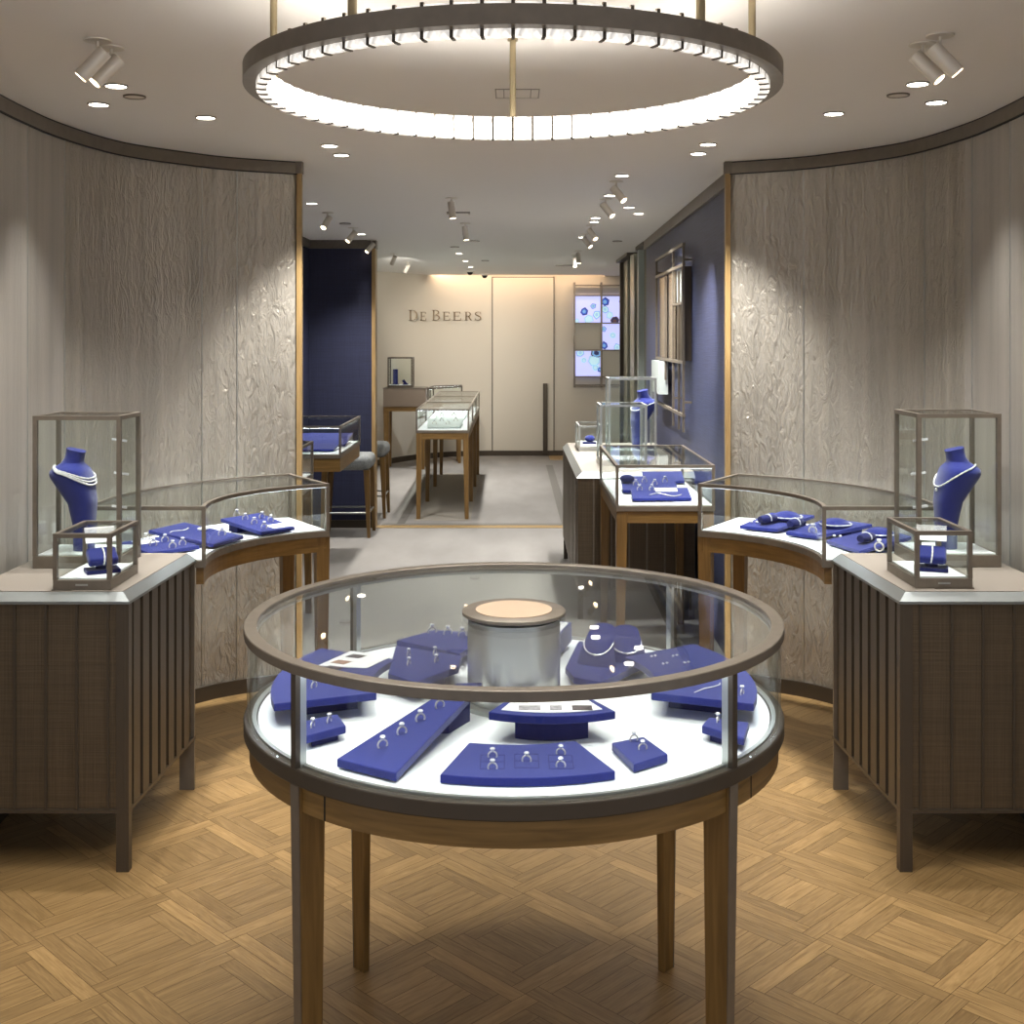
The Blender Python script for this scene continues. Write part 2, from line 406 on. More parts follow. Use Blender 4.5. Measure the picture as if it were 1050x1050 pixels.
# ------------------------------------------------------------------ setting: the two curved walls
WL = catmull([(-1.80, 1.6), (-1.74, 2.4), (-1.70, 3.2), (-1.685, 3.7), (-1.700, 4.1), (-1.690, 4.45), (-1.60, 4.86), (-1.381, 5.156), (-1.231, 5.287), (-.985, 5.413)], 6)
def curve_wall(pts, name, seams, side):
    out = offset_open(pts, .09 * side)
    bm = bmesh.new(); uvl = bm.loops.layers.uv.new('UVMap')
    s = 0; S = [0]
    for a, c in zip(pts, pts[1:]): s += (Vector(c) - Vector(a)).length; S.append(s)
    z0, z1 = .0, CEIL - .055
    v = [[bm.verts.new((p[0], p[1], z)) for z in (z0, z1)] for p in pts]
    w = [[bm.verts.new((p[0], p[1], z)) for z in (z0, z1)] for p in out]
    for i in range(len(pts) - 1):
        f = bm.faces.new([v[i][0], v[i + 1][0], v[i + 1][1], v[i][1]])
        f.material_index = 1 if pts[i][1] < 4.42 else 0; f.smooth = True
        for l, (a, z) in zip(f.loops, ((S[i], z0), (S[i + 1], z0), (S[i + 1], z1), (S[i], z1))): l[uvl].uv = (a, z)
        bm.faces.new([w[i + 1][0], w[i][0], w[i][1], w[i + 1][1]]).material_index = 1
    bm.faces.new([v[-1][0], w[-1][0], w[-1][1], v[-1][1]]).material_index = 1
    # raised seam strips between the sheets
    for px in seams:
        for i in range(len(pts) - 1):
            a = 525 + pts[i][0] * F / pts[i][1]; c = 525 + pts[i + 1][0] * F / pts[i + 1][1]
            if min(a, c) <= px <= max(a, c) and pts[i][1] > 3:
                t = (px - a) / (c - a); p = Vector(pts[i]) .lerp(Vector(pts[i + 1]), t); d = (Vector(pts[i + 1]) - Vector(pts[i])).normalized(); n = Vector((d.y, -d.x)) * side
                q = [p - d * .0018, p + d * .0018, p + d * .0018 + n * .0025, p - d * .0018 + n * .0025]
                lo = [bm.verts.new((x.x, x.y, z0)) for x in q]; hi = [bm.verts.new((x.x, x.y, z1)) for x in q]
                for k in range(4):
                    f = bm.faces.new([lo[k], lo[(k + 1) % 4], hi[(k + 1) % 4], hi[k]]); f.material_index = 2
                break
    me = bpy.data.meshes.new(name); bm.to_mesh(me); bm.free()
    for m in ('bark', 'smooth', 'steel'): me.materials.append(M[m])
    o = bpy.data.objects.new(name, me); C.objects.link(o); struct(o)
    inner = offset_open(pts, -.006 * side); inner2 = offset_open(pts, -.010 * side)
    b = MB(); b.strip(inner2, pts, CEIL - .055, CEIL - .006); b.mi = 1; b.strip(inner, pts, CEIL - .006, CEIL); b.strip(inner2, pts, CEIL - .059, CEIL - .055)  # black strips; the top one paints in the shadow gap at the ceiling
    struct(b.build('trim_4', ['bronze', 'black'], smooth=True))
    b = MB(); b.strip(offset_open(pts, -.012 * side), pts, 0, .064); struct(b.build('baseboard_left' if side > 0 else 'baseboard_right', 'bronze_dark', smooth=True))
def offset_open(pts, d):
    out = []
    for i in range(len(pts)):
        t = (Vector(pts[min(i + 1, len(pts) - 1)][:2]) - Vector(pts[max(i - 1, 0)][:2])).normalized()
        out.append((pts[i][0] - t.y * d, pts[i][1] + t.x * d))
    return out
curve_wall(WL, 'wall_left', (28, 66, 207, 243), 1)
curve_wall(mir(WL), 'wall_right', (824, 948, 997, 1036), -1)
# oak edge strips where the curved walls end, and what stands behind them
for s in (1, -1):
    X = lambda x: x if s > 0 else MX - x
    xs = sorted((X(-.985), X(-.962)))
    b = MB(); b.box(xs[0], xs[1], 5.405, 5.436, 0, CEIL - .03); struct(b.build('trim_5', 'wood_light'))
    b = MB(); b.box(xs[0] - .004, xs[1] + .004, 5.40, 5.44, CEIL - .055, CEIL); struct(b.build('trim_6', 'bronze'))
b = MB(); b.box(-1.9, -1.03, 5.50, 5.56, 0, CEIL); struct(b.build('wall_left_return', 'taupe'))
# left bay: navy side wall, navy end wall
b = MB(); b.box(-1.8, -1.69, 5.56, 9.84, 0, CEIL - .055); struct(b.build('wall_bay_side', 'navy_wall'))
b = MB(); b.box(-1.8, -1.165, 9.84, 9.95, .07, CEIL - .07); struct(b.build('wall_bay_end', 'navy_wall'))
b = MB(); b.box(-1.165, -1.135, 9.82, 9.96, 0, CEIL - .07); struct(b.build('trim_7', 'wood_light'))
b = MB(); b.box(-1.8, -1.13, 9.825, 9.96, CEIL - .07, CEIL); b.box(-1.69, -1.675, 5.56, 9.84, CEIL - .07, CEIL); struct(b.build('trim_8', 'bronze'))
b = MB(); b.box(-1.8, -1.165, 9.828, 9.96, 0, .07); struct(b.build('baseboard_bay', 'bronze_dark'))
b = MB(); b.box(-2.1, -2.0, 9.95, 14.3, 0, CEIL); struct(b.build('wall_left_far', 'cream'))
# right side: blue wall, ribbed glass bays
def RW(d): return 1.055 + .0165 * (d - 5.48)
b = MB(); b.hexa([(RW(5.52), 5.52, 0), (RW(5.52) + .3, 5.52, 0), (RW(9.95) + .3, 9.95, 0), (RW(9.95), 9.95, 0)], [(RW(5.52), 5.52, CEIL - .07), (RW(5.52) + .3, 5.52, CEIL - .07), (RW(9.95) + .3, 9.95, CEIL - .07), (RW(9.95), 9.95, CEIL - .07)])
struct(b.build('wall_right_blue', 'blue_wall'))
b = MB(); b.hexa([(RW(5.50) - .02, 5.50, CEIL - .07), (RW(5.52) + .3, 5.50, CEIL - .07), (RW(9.95) + .3, 9.97, CEIL - .07), (RW(9.95) - .02, 9.97, CEIL - .07)], [(RW(5.50) - .02, 5.50, CEIL), (RW(5.52) + .3, 5.50, CEIL), (RW(9.95) + .3, 9.97, CEIL), (RW(9.95) - .02, 9.97, CEIL)])
struct(b.build('trim_9', 'bronze'))
zones = [(9.97, 10.02, 'bronze', .0), (10.02, 10.52, 'ribbed', .03), (10.52, 10.62, 'frost', -.02), (10.62, 11.0, 'bronze_dark', .02), (11.0, 11.36, 'ribbed', -.01), (11.36, 11.95, 'bronze_dark', .05), (11.95, 12.36, 'ribbed', .02), (12.36, 12.43, 'bronze_dark', -.015)]
for k, (a, c, m, dx) in enumerate(zones):
    b = MB(); b.box(1.145 + dx, 1.42, a, c, 0, CEIL - .03); struct(b.build('wall_right_bay', m))
b = MB(); b.box(1.105, 1.42, 9.98, 10.6, CEIL - .03, CEIL); b.box(1.095, 1.42, 11.3, 12.46, CEIL - .03, CEIL); struct(b.build('trim_10', 'bronze_dark'))
b = MB(); b.box(1.95, 2.05, 12.4, 15.9, 0, CEIL); struct(b.build('wall_right_far', 'cream'))
# far wall
WB = catmull([(-2.0, 13.9), (-1.75, 14.4), (-1.51, 14.80), (-1.3, 15.15), (-1.05, 15.45), (-.8, 15.62), (-.5, 15.72), (-.2, 15.76), (.2, 15.76), (1.95, 15.76)], 5)
b = MB(); b.strip(WB, offset_open(WB, .12), 0, CEIL + .25); struct(b.build('wall_back', 'cream', smooth=True))
b = MB(); b.strip(offset_open(WB, -.012), WB, 0, .075); struct(b.build('baseboard_back', 'bronze_dark', smooth=True))
def wall_y(px):
    best = 15.76
    for a, c in zip(WB, WB[1:]):
        pa = 525 + a[0] * F / a[1]; pc = 525 + c[0] * F / c[1]
        if pa <= px <= pc: t = (px - pa) / (pc - pa); best = a[1] + (c[1] - a[1]) * t
    return best
b = MB(); b.box(-2.0, 1.2, 15.43, 15.445, CEIL + .05, CEIL + .10); struct(b.build('trim_11', 'cove'))
# tall flush door in the far wall
b = MB(); b.box(-.255, .552, 15.735, 15.765, .075, CEIL - .02); door = struct(b.build('door_1', 'cream'))
b = MB(); b.mi = 0
for x in (-.262, .5585): b.box(x - .006, x + .006, 15.742, 15.765, .0, CEIL - .01)
b.box(-.262, .558, 15.742, 15.765, CEIL - .021, CEIL - .01); struct(b.build('trim_12', 'bronze_dark'))
b = MB(); b.box(.412, .472, 15.69, 15.737, .04, .97); b.build('handle', 'bronze_dark', door, bevel=.004)
b = MB(); b.box(.49, .78, 15.2, 15.74, .004, .009); struct(b.build('trim_13', 'wood_light'))

# ------------------------------------------------------------------ sign
def letter_mesh(ch, w, h, depth):
    b = MB()
    def poly(pts):
        b.hexa([(x * w, 0, z * h) for x, z in pts], [(x * w, -depth, z * h) for x, z in pts])
    def rect(x0, x1, z0, z1): poly([(x0, z0), (x1, z0), (x1, z1), (x0, z1)])
    def bowl(cx, cz, ro, hz, thick, thin, a0=-90, a1=90, n=14):
        A = [(cx + ro * math.cos(math.radians(a0 + (a1 - a0) * i / n)), cz + hz * math.sin(math.radians(a0 + (a1 - a0) * i / n))) for i in range(n + 1)]
        B = [(cx + (ro - thick) * math.cos(math.radians(a0 + (a1 - a0) * i / n)), cz + (hz - thin) * math.sin(math.radians(a0 + (a1 - a0) * i / n))) for i in range(n + 1)]
        for i in range(n): poly([A[i], A[i + 1], B[i + 1], B[i]])
    def stem(x0=.12): rect(x0, x0 + .17, 0, 1); rect(0, x0 + .3, 0, .05); rect(0, x0 + .3, .95, 1)
    if ch == 'D': stem(); rect(.29, .5, 0, .05); rect(.29, .5, .95, 1); bowl(.5, .5, .5, .5, .17, .05)
    if ch == 'E':
        stem(); rect(.29, .95, 0, .055); rect(.29, .88, .945, 1); rect(.29, .7, .48, .53)
        poly([(.95, 0), (1, .26), (.95, .26), (.85, .05)]); poly([(.88, 1), (.92, .76), (.87, .76), (.8, .95)]); rect(.67, .71, .38, .63)
    if ch == 'B': stem(); rect(.29, .5, 0, .05); rect(.29, .5, .95, 1); rect(.29, .5, .5, .55); bowl(.45, .765, .45, .235, .17, .05); bowl(.48, .265, .52, .265, .18, .05)
    if ch == 'R': stem(); rect(.29, .48, .95, 1); rect(.29, .48, .47, .52); bowl(.45, .735, .43, .265, .17, .05); poly([(.45, .5), (.62, .5), (.98, .04), (.78, .0)]); rect(.78, 1.03, 0, .045)
    if ch == 'S':
        pts = [(.84, .74), (.80, .88), (.66, .965), (.48, .975), (.28, .93), (.18, .80), (.24, .66), (.45, .56), (.68, .45), (.82, .32), (.80, .15), (.62, .04), (.42, .025), (.24, .08), (.15, .26)]
        th = [.03, .03, .04, .05, .09, .12, .14, .16, .16, .14, .12, .08, .05, .04, .03]
        pts = catmull(pts, 3); n = len(pts); A = []; B = []
        for i, p in enumerate(pts):
            t = (Vector(pts[min(i + 1, n - 1)]) - Vector(pts[max(i - 1, 0)])).normalized(); k = i / (n - 1) * 14; j = min(13, int(k)); T = (th[j] + (th[j + 1] - th[j]) * (k - j)) / 2
            A.append((p[0] - t.y * T, p[1] + t.x * T)); B.append((p[0] + t.y * T, p[1] - t.x * T))
        for i in range(n - 1): poly([A[i], A[i + 1], B[i + 1], B[i]])
        rect(.82, .86, .72, 1); rect(.12, .16, 0, .28)
    return b
sg = thing('wall_sign', 'brass serif lettering sign mounted on the cream far wall above the display cases', 'sign', (-.9, 15.5, 1.806))
for ch, x0, x1, big in (('D', 100, 200, 1), ('E', 230, 300, 0), ('B', 365, 455, 1), ('E', 485, 570, 0), ('E', 600, 695, 0), ('R', 735, 815, 0), ('S', 840, 930, 0)):
    pa, pb = 410 + x0 / 11.05, 410 + x1 / 11.05
    y = min(wall_y(pa), wall_y(pb)) - .004; k = y / F
    b = letter_mesh(ch, (pb - pa) * k, (10.7 if big else 8.8) * k, .02)
    bmesh.ops.translate(b.bm, verts=b.bm.verts, vec=((pa - 525) * k, y, H + (HZ - 328.6) * k))
    b.build('letter', 'brass', sg)

# ------------------------------------------------------------------ screen wall at the far right
sw = thing('screen_lattice', 'bronze lattice frame on the far wall holding glowing gemstone screens and grey tiles', 'screen wall', (1.18, 15.7, 1.0))
zx = [.827, 1.184, 1.541]; zz = [2.136, 1.77, 1.411, 1.06]
b = MB()
for x in zx: b.box(x - .012, x + .012, 15.65, 15.72, .92, 2.31)
for z in [2.27] + zz + [.95]: b.box(.827, 1.541, 15.66, 15.71, z - .009, z + .009)
b.build('lattice', 'bronze', sw)
pics = {(0, 0): [(.35, .42, .13, 2), (.55, .12, .16, 3), (.72, .62, .10, 0), (.85, .3, .15, 1), (.05, .05, .1, 3)], (0, 1): [(.1, .78, .15, 2), (.12, .5, .13, 1), (.3, .28, .12, 3), (.85, .8, .16, 5), (.88, .42, .13, 0), (.5, .06, .15, 4)],
        (1, 1): [(.05, .8, .11, 0), (.42, .55, .12, 6), (.08, .15, .14, 2), (.6, .08, .13, 1)], (2, 0): [(.2, .92, .14, 1), (.85, .92, .2, 5), (.75, .6, .2, 3), (.35, .62, .1, 6), (.8, .33, .13, 6), (.97, .25, .09, 2)]}
rs = random.Random(5)
for r in range(3):
    for c in range(2):
        x0, x1, z1, z0 = zx[c] + .012, zx[c + 1] - .012, zz[r] - .009, zz[r + 1] + .009
        b = MB(); b.box(x0, x1, 15.69, 15.715, z0, z1)
        if (r, c) in ((1, 0), (2, 1)): b.build('grey_tile', 'greypanel', sw); continue
        for u, v, rad, mi in pics[(r, c)]:                  # the stones shown on the screen
            cx, cz = x0 + (x1 - x0) * u, z0 + (z1 - z0) * v; n = rs.choice((5, 6, 6, 7)); a0 = rs.random() * 6
            R = [rad * 1.2 * (x1 - x0) * (.85 + .3 * rs.random()) for _ in range(n)]
            for lay, (k, m) in enumerate(((1.0, mi), (.78, [3, 6, 0, 6, 2, 1, 3][mi]), (.45, [1, 3, 1, 6, 4, 2, 6][mi]))):
                b.mi = 1 + m
                def clampp(p): return (max(x0 + .001, min(x1 - .001, p[0])), max(z0 + .001, min(z1 - .001, p[1])))
                q = [clampp((cx + R[i] * k * math.cos(a0 + 2 * PI * i / n), cz + R[i] * k * math.sin(a0 + 2 * PI * i / n))) for i in range(n)]
                vs = [b.bm.verts.new((x, 15.6895 - .0006 * lay, z)) for x, z in q]; b.face(vs)
        o = b.build('screen', ['screen'] + ['gempic%d' % i for i in range(7)], sw)

# ------------------------------------------------------------------ mirror lattice on the blue wall
mw = thing('mirror_lattice', 'bronze wall lattice with tall mirror panels fixed to the blue woven wall', 'wall mirror', (1.08, 7.9, 1.0))
def wx(d, off): return RW(d) - off
b = MB()
def wbar(d0, z0, d1, z1, off=.05, w=.014): b.bar((wx(d0, off), d0, z0), (wx(d1, off), d1, z1), w)
for d in (8.65, 8.07, 7.63, 7.34, 7.12): wbar(d, 1.02 if d != 8.07 else 1.3, d, 2.16 if d in (8.65, 7.63, 7.12) else 2.0)
for z in (2.152, 2.03, 1.44, 1.12): wbar(8.66, z, 7.10, z, w=.018)
wbar(7.63, 1.80, 7.12, 1.80)
for d, z in ((7.12, 2.06), (8.65, 2.06), (7.12, 1.2), (8.65, 1.2), (7.63, 1.2)): b.bar((wx(d, .05), d, z), (wx(d, -.01), d, z), .012)
b.build('lattice', 'bronze', mw)
b = MB(); b.hexa([(wx(7.13, .06), 7.13, 1.45), (wx(7.13, 0), 7.13, 1.45), (wx(7.15, 0), 7.15, 1.45), (wx(7.15, .06), 7.15, 1.45)], [(wx(7.13, .06), 7.13, 2.02), (wx(7.13, 0), 7.13, 2.02), (wx(7.15, 0), 7.15, 2.02), (wx(7.15, .06), 7.15, 2.02)]); b.build('side_panel', 'bronze_dark', mw)
for a, c, z0, z1, m, off in ((8.58, 8.12, 1.45, 2.02, 'mirror', .035), (8.02, 7.65, 1.45, 2.02, 'mirror', .035), (7.61, 7.15, 1.81, 2.02, 'frost', .03), (7.61, 7.36, 1.45, 1.79, 'bronze_dark', .03), (7.33, 7.15, 1.45, 1.79, 'mirror', .035)):
    b = MB(); b.hexa([(wx(a, off), a, z0), (wx(c, off), c, z0), (wx(c, off - .01), c, z0), (wx(a, off - .01), a, z0)], [(wx(a, off), a, z1), (wx(c, off), c, z1), (wx(c, off - .01), c, z1), (wx(a, off - .01), a, z1)])
    b.build('mirror_panel' if m == 'mirror' else 'infill_panel', m, mw)
b = MB(); b.hexa([(wx(8.62, .09), 8.62, 1.2), (wx(8.62, .03), 8.62, 1.2), (wx(8.1, .03), 8.1, 1.2), (wx(8.1, .09), 8.1, 1.2)], [(wx(8.62, .09), 8.62, 1.425), (wx(8.62, .03), 8.62, 1.425), (wx(8.1, .03), 8.1, 1.425), (wx(8.1, .09), 8.1, 1.425)]); b.build('frosted_box', 'frost', mw)

# ------------------------------------------------------------------ box showcases
def box_case(name, label, x0, x1, y0, y1, z0, z1, base=.03, fr=.012, group=None, cat='showcase', lit=None, frame='bronze', deckmat='deck', legs=None, dividers=(), apron=None, solid=None, feet=False, pull=False, basemat=None):
    t = thing(name, label, cat, ((x0 + x1) / 2, (y0 + y1) / 2, z0 if not legs else 0), group)
    b = MB(); b.box(x0, x1, y0, y1, z0, z0 + base); b.build('base', basemat or frame, t, bevel=.002)
    b = MB(); b.box(x0 + fr, x1 - fr, y0 + fr, y1 - fr, z0 + base, z0 + base + .004); b.build('deck', deckmat, t)
    b = MB(); zb = z0 + base
    for x in (x0, x1 - fr):
        for y in (y0, y1 - fr): b.box(x, x + fr, y, y + fr, zb, z1 - fr)
    b.box(x0, x1, y0, y0 + fr, z1 - fr, z1); b.box(x0, x1, y1 - fr, y1, z1 - fr, z1)
    b.box(x0, x0 + fr, y0 + fr, y1 - fr, z1 - fr, z1); b.box(x1 - fr, x1, y0 + fr, y1 - fr, z1 - fr, z1)
    for d in dividers: b.box(x0 + fr, x1 - fr, d - .006, d + .006, z1 - fr, z1); b.box(x1 - fr, x1, d - .006, d + .006, zb, z1 - fr); b.box(x0, x0 + fr, d - .006, d + .006, zb, z1 - fr)
    b.build('frame', frame, t)
    g = .004; m = fr / 2
    for (a, c, d, e, f, h, mat) in ((x0 + fr, x1 - fr, y0 + m - g / 2, y0 + m + g / 2, zb, z1 - fr, 'glass'), (x0 + fr, x1 - fr, y1 - m - g / 2, y1 - m + g / 2, zb, z1 - fr, 'glass'),
                                    (x0 + m - g / 2, x0 + m + g / 2, y0 + fr, y1 - fr, zb, z1 - fr, 'glass'), (x1 - m - g / 2, x1 - m + g / 2, y0 + fr, y1 - fr, zb, z1 - fr, 'glass'),
                                    (x0 + fr, x1 - fr, y0 + fr, y1 - fr, z1 - g - .002, z1 - .002, 'glass_top')):
        b = MB(); b.box(a, c, d, e, f, h); b.build('glass_pane', mat, t)
    if lit:
        b = MB(); b.box(x0 + fr, x1 - fr, y0 + fr, y0 + fr + .0012, z1 - fr - .004, z1 - .008); b.box(x0 + fr, x1 - fr, y1 - fr - .0012, y1 - fr, z1 - fr - .004, z1 - .008); b.build('led_lip', 'steel', t)
        for y in ((y0 + fr * .5 + .0025, y0 + fr), (y1 - fr, y1 - fr * .5 - .0025)):
            b = MB(); b.box(x0 + fr, x1 - fr, y[0], y[1], z1 - fr - .0008, z1 - fr); b.build('led_strip', lit, t)
    if legs:
        ap = apron or .05
        b = MB(); b.ring(ccw([(x0 + .006, y0 + .006), (x1 - .006, y0 + .006), (x1 - .006, y1 - .006), (x0 + .006, y1 - .006)]), ccw([(x0 + .03, y0 + .03), (x1 - .03, y0 + .03), (x1 - .03, y1 - .03), (x0 + .03, y1 - .03)]), z0 - ap, z0)
        b.build('apron', 'wood_rail', t)
        for (lx, ly) in legs:
            b = MB(); w = .026; v = .017; zt = z0 - .002
            cx = min(max(lx, x0 + w + .004), x1 - w - .004); cy = min(max(ly, y0 + w + .004), y1 - w - .004)
            sx = 1 if lx > (x0 + x1) / 2 else -1
            b.hexa([(cx + sx * (w - v) - v, cy - v, 0.006), (cx + sx * (w - v) + v, cy - v, .006), (cx + sx * (w - v) + v, cy + v, .006), (cx + sx * (w - v) - v, cy + v, .006)], [(cx - w, cy - w, zt), (cx + w, cy - w, zt), (cx + w, cy + w, zt), (cx - w, cy + w, zt)])
            b.build('leg', 'wood', t, bevel=.002)
    if feet or pull:
        b = MB(); b.box((x0 + x1) / 2 - .018, (x0 + x1) / 2 + .018, y0 - .004, y0, z0 + base * .45, z0 + base * .6); b.build('pull', 'steel', t)
    return t

# velvet boards: four top corners (front-left, front-right, back-right, back-left), thickness, deck level
def tray(label, corners, deck, th=.016, group=None, card=None, name='jewellery_tray', riser=True):
    c = [Vector(p) for p in corners]; mid = sum(c, Vector()) / len(c)
    t = thing(name, label, 'tray', (mid.x, mid.y, deck), group)
    b = MB(); b.hexa([p - Vector((0, 0, th)) for p in c], c); b.build('board', 'velvet', t, bevel=.0025)
    zmin = [p.z - th for p in c]
    if riser and max(zmin) > deck + .006:
        k = sorted(range(len(c)), key=lambda i: -c[i].z)[:2] if max(zmin) - min(zmin) > .01 else range(len(c))
        b = MB()
        if max(zmin) - min(zmin) > .01:
            a, d = c[k[0]], c[k[1]]; a2 = a.lerp(mid, .22); d2 = d.lerp(mid, .22); e = (mid - (a + d) / 2) * .45
            fl = [a2, d2, d2 + e, a2 + e]; zt = [z - th - .001 for z in (a2.z, d2.z, (d2 + e).z, (a2 + e).z)]
        else:
            fl = [p.lerp(mid, .35) for p in c]; zt = [p.z - th for p in fl]
        fl2 = [(p.x, p.y) for p in fl]
        b.hexa([(x, y, deck) for x, y in fl2], [(x, y, z) for (x, y), z in zip(fl2, zt)]); b.build('riser', 'velvet_dark', t)
    if card:
        u0, u1, v0, v1 = card[:4]
        def at(u, v): return (c[0].lerp(c[1], u)).lerp(c[3].lerp(c[2], u), v)
        q = [at(u0, v0), at(u1, v0), at(u1, v1), at(u0, v1)]
        b = MB(); b.hexa([p + Vector((0, 0, .0002)) for p in q], [p + Vector((0, 0, .0012)) for p in q]); b.build('card', 'card', t)
    return t
def on(corners, u, v):
    c = [Vector(p) for p in corners]; return (c[0].lerp(c[1], u)).lerp(c[3].lerp(c[2], u), v)
def plane_hit(corners, px, py):             # where a sight line meets a board's top
    c = [Vector(p) for p in corners]; n = (c[1] - c[0]).cross(c[2] - c[0]); o = Vector((0, 0, H)); d = Vector(((px - 525) / F, 1, -(py - HZ) / F))
    return o + d * (n.dot(c[0] - o) / n.dot(d))

# ------------------------------------------------------------------ jewellery kinds
def ring_proto():
    t = thing('diamond_ring', '', 'ring', group='rings and jewels on the blue trays')
    b = MB(); b.tube([(.0082 * math.cos(a), 0, .0040 + .0082 * math.sin(a)) for a in [2 * PI * i / 20 for i in range(20)]], .0017, 6, True); b.build('band', 'silver', t, True)
    b = MB(); b.lathe([(.001, .0115), (.0052, .0168), (.0038, .0190)], n=8); b.build('gem', 'gem', t)
    return t
def pair_proto():
    t = thing('stud_earrings', '', 'earrings', group='rings and jewels on the blue trays')
    for x in (-.006, .006):
        b = MB(); b.lathe([(.001, 0), (.0034, .0015), (.003, .0035), (.0012, .0045)], (x, 0, 0), 8); b.build('stud', 'gem', t)
    return t
RING = ring_proto(); PAIR = pair_proto(); used = set()
def place(proto, p, label, rot=0.0, s=1.0):
    if proto.name in used: return dup(proto, label, p, rot, s)
    used.add(proto.name); proto.location = p; proto.rotation_euler = (0, 0, rot); proto.scale = (s,) * 3; proto['label'] = label
    return proto
def necklace_loop(label, pts, r=.0022, mat='diamond', name='necklace', pend=None):
    t = thing(name, label, 'necklace' if name == 'necklace' else 'bracelet', tuple(pts[len(pts) // 2]))
    b = MB(); b.tube(pts, r, 6, False, rad=lambda i: r * (1.25 if i % 2 else .8)); b.build('chain', mat, t, True)
    if pend: b = MB(); b.ball(pend, r * 1.9, (1, 1, 1.4), 8); b.build('pendant', 'gem', t, True)
    return t

# ------------------------------------------------------------------ round table showcase
TX, TY, TR = .004, 2.605, .581
circ = lambda r, n=96: [(TX + r * math.cos(2 * PI * i / n), TY + r * math.sin(2 * PI * i / n)) for i in range(n)]
T = thing('round_showcase_table', 'large round glass showcase table with bronze rims on four oak legs', 'showcase table', (TX, TY, 0))
b = MB(); b.ring(circ(TR), circ(TR - .028), .972, .992); b.build('top_rim', 'bronze', T, True, bevel=.002)
b = MB(); b.lathe([(TR - .028, .980), (TR - .028, .986)], (TX, TY, 0), 96); b.build('top_glass', 'glass_top', T)
b = MB(); b.ring(circ(TR), circ(TR - .03), .767, .798); b.build('lower_rim', 'bronze_dark', T, True, bevel=.003)
b = MB(); b.lathe([(TR - .03, .772), (TR - .03, .796)], (TX, TY, 0), 96); b.build('deck', 'deck', T)
b = MB(); b.ring(circ(TR - .018), circ(TR - .027), .796, .802); b.build('deck_edge', 'steel', T, True)
b = MB()
for k in range(64):
    a0, a1 = 360 * k / 64, 360 * (k + 1) / 64
b.ring(circ(TR - .012), circ(TR - .04), .717, .767); b.build('apron', 'wood_rail', T, True)
b = MB(); b.ring(circ(TR - .015), circ(TR - .0255), .9705, .972); b.build('led_strip', 'led', T)
b = MB(); b.ring(circ(TR - .026), circ(TR - .028), .966, .972); b.build('rim_lip', 'steel', T, True)
for k in range(4):
    a = 45 + 90 * k; ar = math.radians(a); u = Vector((math.cos(ar), math.sin(ar), 0)); w = Vector((-u.y, u.x, 0)); c0 = Vector((TX, TY, 0))
    def rb(r0, r1, hw, z0, z1, r2=None, r3=None, hw2=None):
        r2 = r0 if r2 is None else r2; r3 = r1 if r3 is None else r3; hw2 = hw2 or hw
        bb = [c0 + u * r0 - w * hw, c0 + u * r1 - w * hw, c0 + u * r1 + w * hw, c0 + u * r0 + w * hw]; tt = [c0 + u * r2 - w * hw2, c0 + u * r3 - w * hw2, c0 + u * r3 + w * hw2, c0 + u * r2 + w * hw2]
        return [tuple(p + Vector((0, 0, z0))) for p in bb], [tuple(p + Vector((0, 0, z1))) for p in tt]
    b = MB(); b.hexa(*rb(TR - .012, TR - .001, .0075, .798, .972)); b.mi = 1; b.hexa(*rb(TR - .026, TR - .012, .007, .798, .972)); b.build('post', ['bronze_dark', 'steel'], T)
    b = MB(); b.hexa(*rb(TR - .058, TR - .018, .010, .0, .767, TR - .066, TR - .006, .013)); b.build('leg', 'wood', T, bevel=.003)
    leg = T.children[-1]
    b = MB(); b.hexa(*rb(TR - .0178, TR - .0155, .0095, .0, .766, TR - .0054, TR - .0031, .0128)); b.build('metal_inlay', 'bronze', leg)
    b = MB(); b.strip(arc(TX, TY, TR - .007, a + 1.2, a + 88.8, 20), arc(TX, TY, TR - .012, a + 1.2, a + 88.8, 20), .7988, .9715); b.build('side_glass', 'glass', T, True)
    b = MB(); b.strip(arc(TX, TY, TR - .0115, a + 7.5, a + 7.9, 2), arc(TX, TY, TR - .0125, a + 7.5, a + 7.9, 2), .718, .765); b.build('apron_joint', 'black', T)
b = MB(); b.lathe([(.102, .797), (.102, .966), (.1005, .970), (.1005, .981)], (TX + .0, TY, 0), 64); b.build('centre_drum', 'drum', T, True)
b = MB(); b.lathe([(.106, .9865), (.114, .990), (.114, .996), (.111, .998)], (TX, TY, 0), 64); b.build('drum_cap', 'bronze', T, True)
cap = T.children[-1]
b = MB(); b.lathe([(.084, .9975), (.084, .9992)], (TX, TY, 0), 64); b.build('leather_inlay', 'leather', cap)
b = MB(); b.ring(circ(.125), circ(.104), .7965, .806); b.build('drum_foot', 'steel', T, True)

DK = .796
def sector(cx, cy, r0, r1, a0, a1, z, n=10):
    return [(x, y, z) for x, y in arc(cx, cy, r1, a0, a1, n)] + [(x, y, z) for x, y in arc(cx, cy, r0, a1, a0, n)]
GT = 'blue velvet trays inside the round showcase'
def sector_tray(label, pts, riserh=0, card=None):
    c = [Vector(p) for p in pts]; mid = sum(c, Vector()) / len(c)
    t = thing('jewellery_tray', label, 'tray', (mid.x, mid.y, DK), GT)
    b = MB(); b.hexa([p - Vector((0, 0, .016)) for p in c], c); b.build('board', 'velvet', t, bevel=.002)
    if riserh:
        k = [p.lerp(mid, .42) for p in c]; b = MB(); b.hexa([(p.x, p.y, DK) for p in k], [(p.x, p.y, p.z - .016) for p in k]); b.build('riser', 'velvet_dark', t)
    return t, c
def flat(px, py, z): return P(px, py, z)
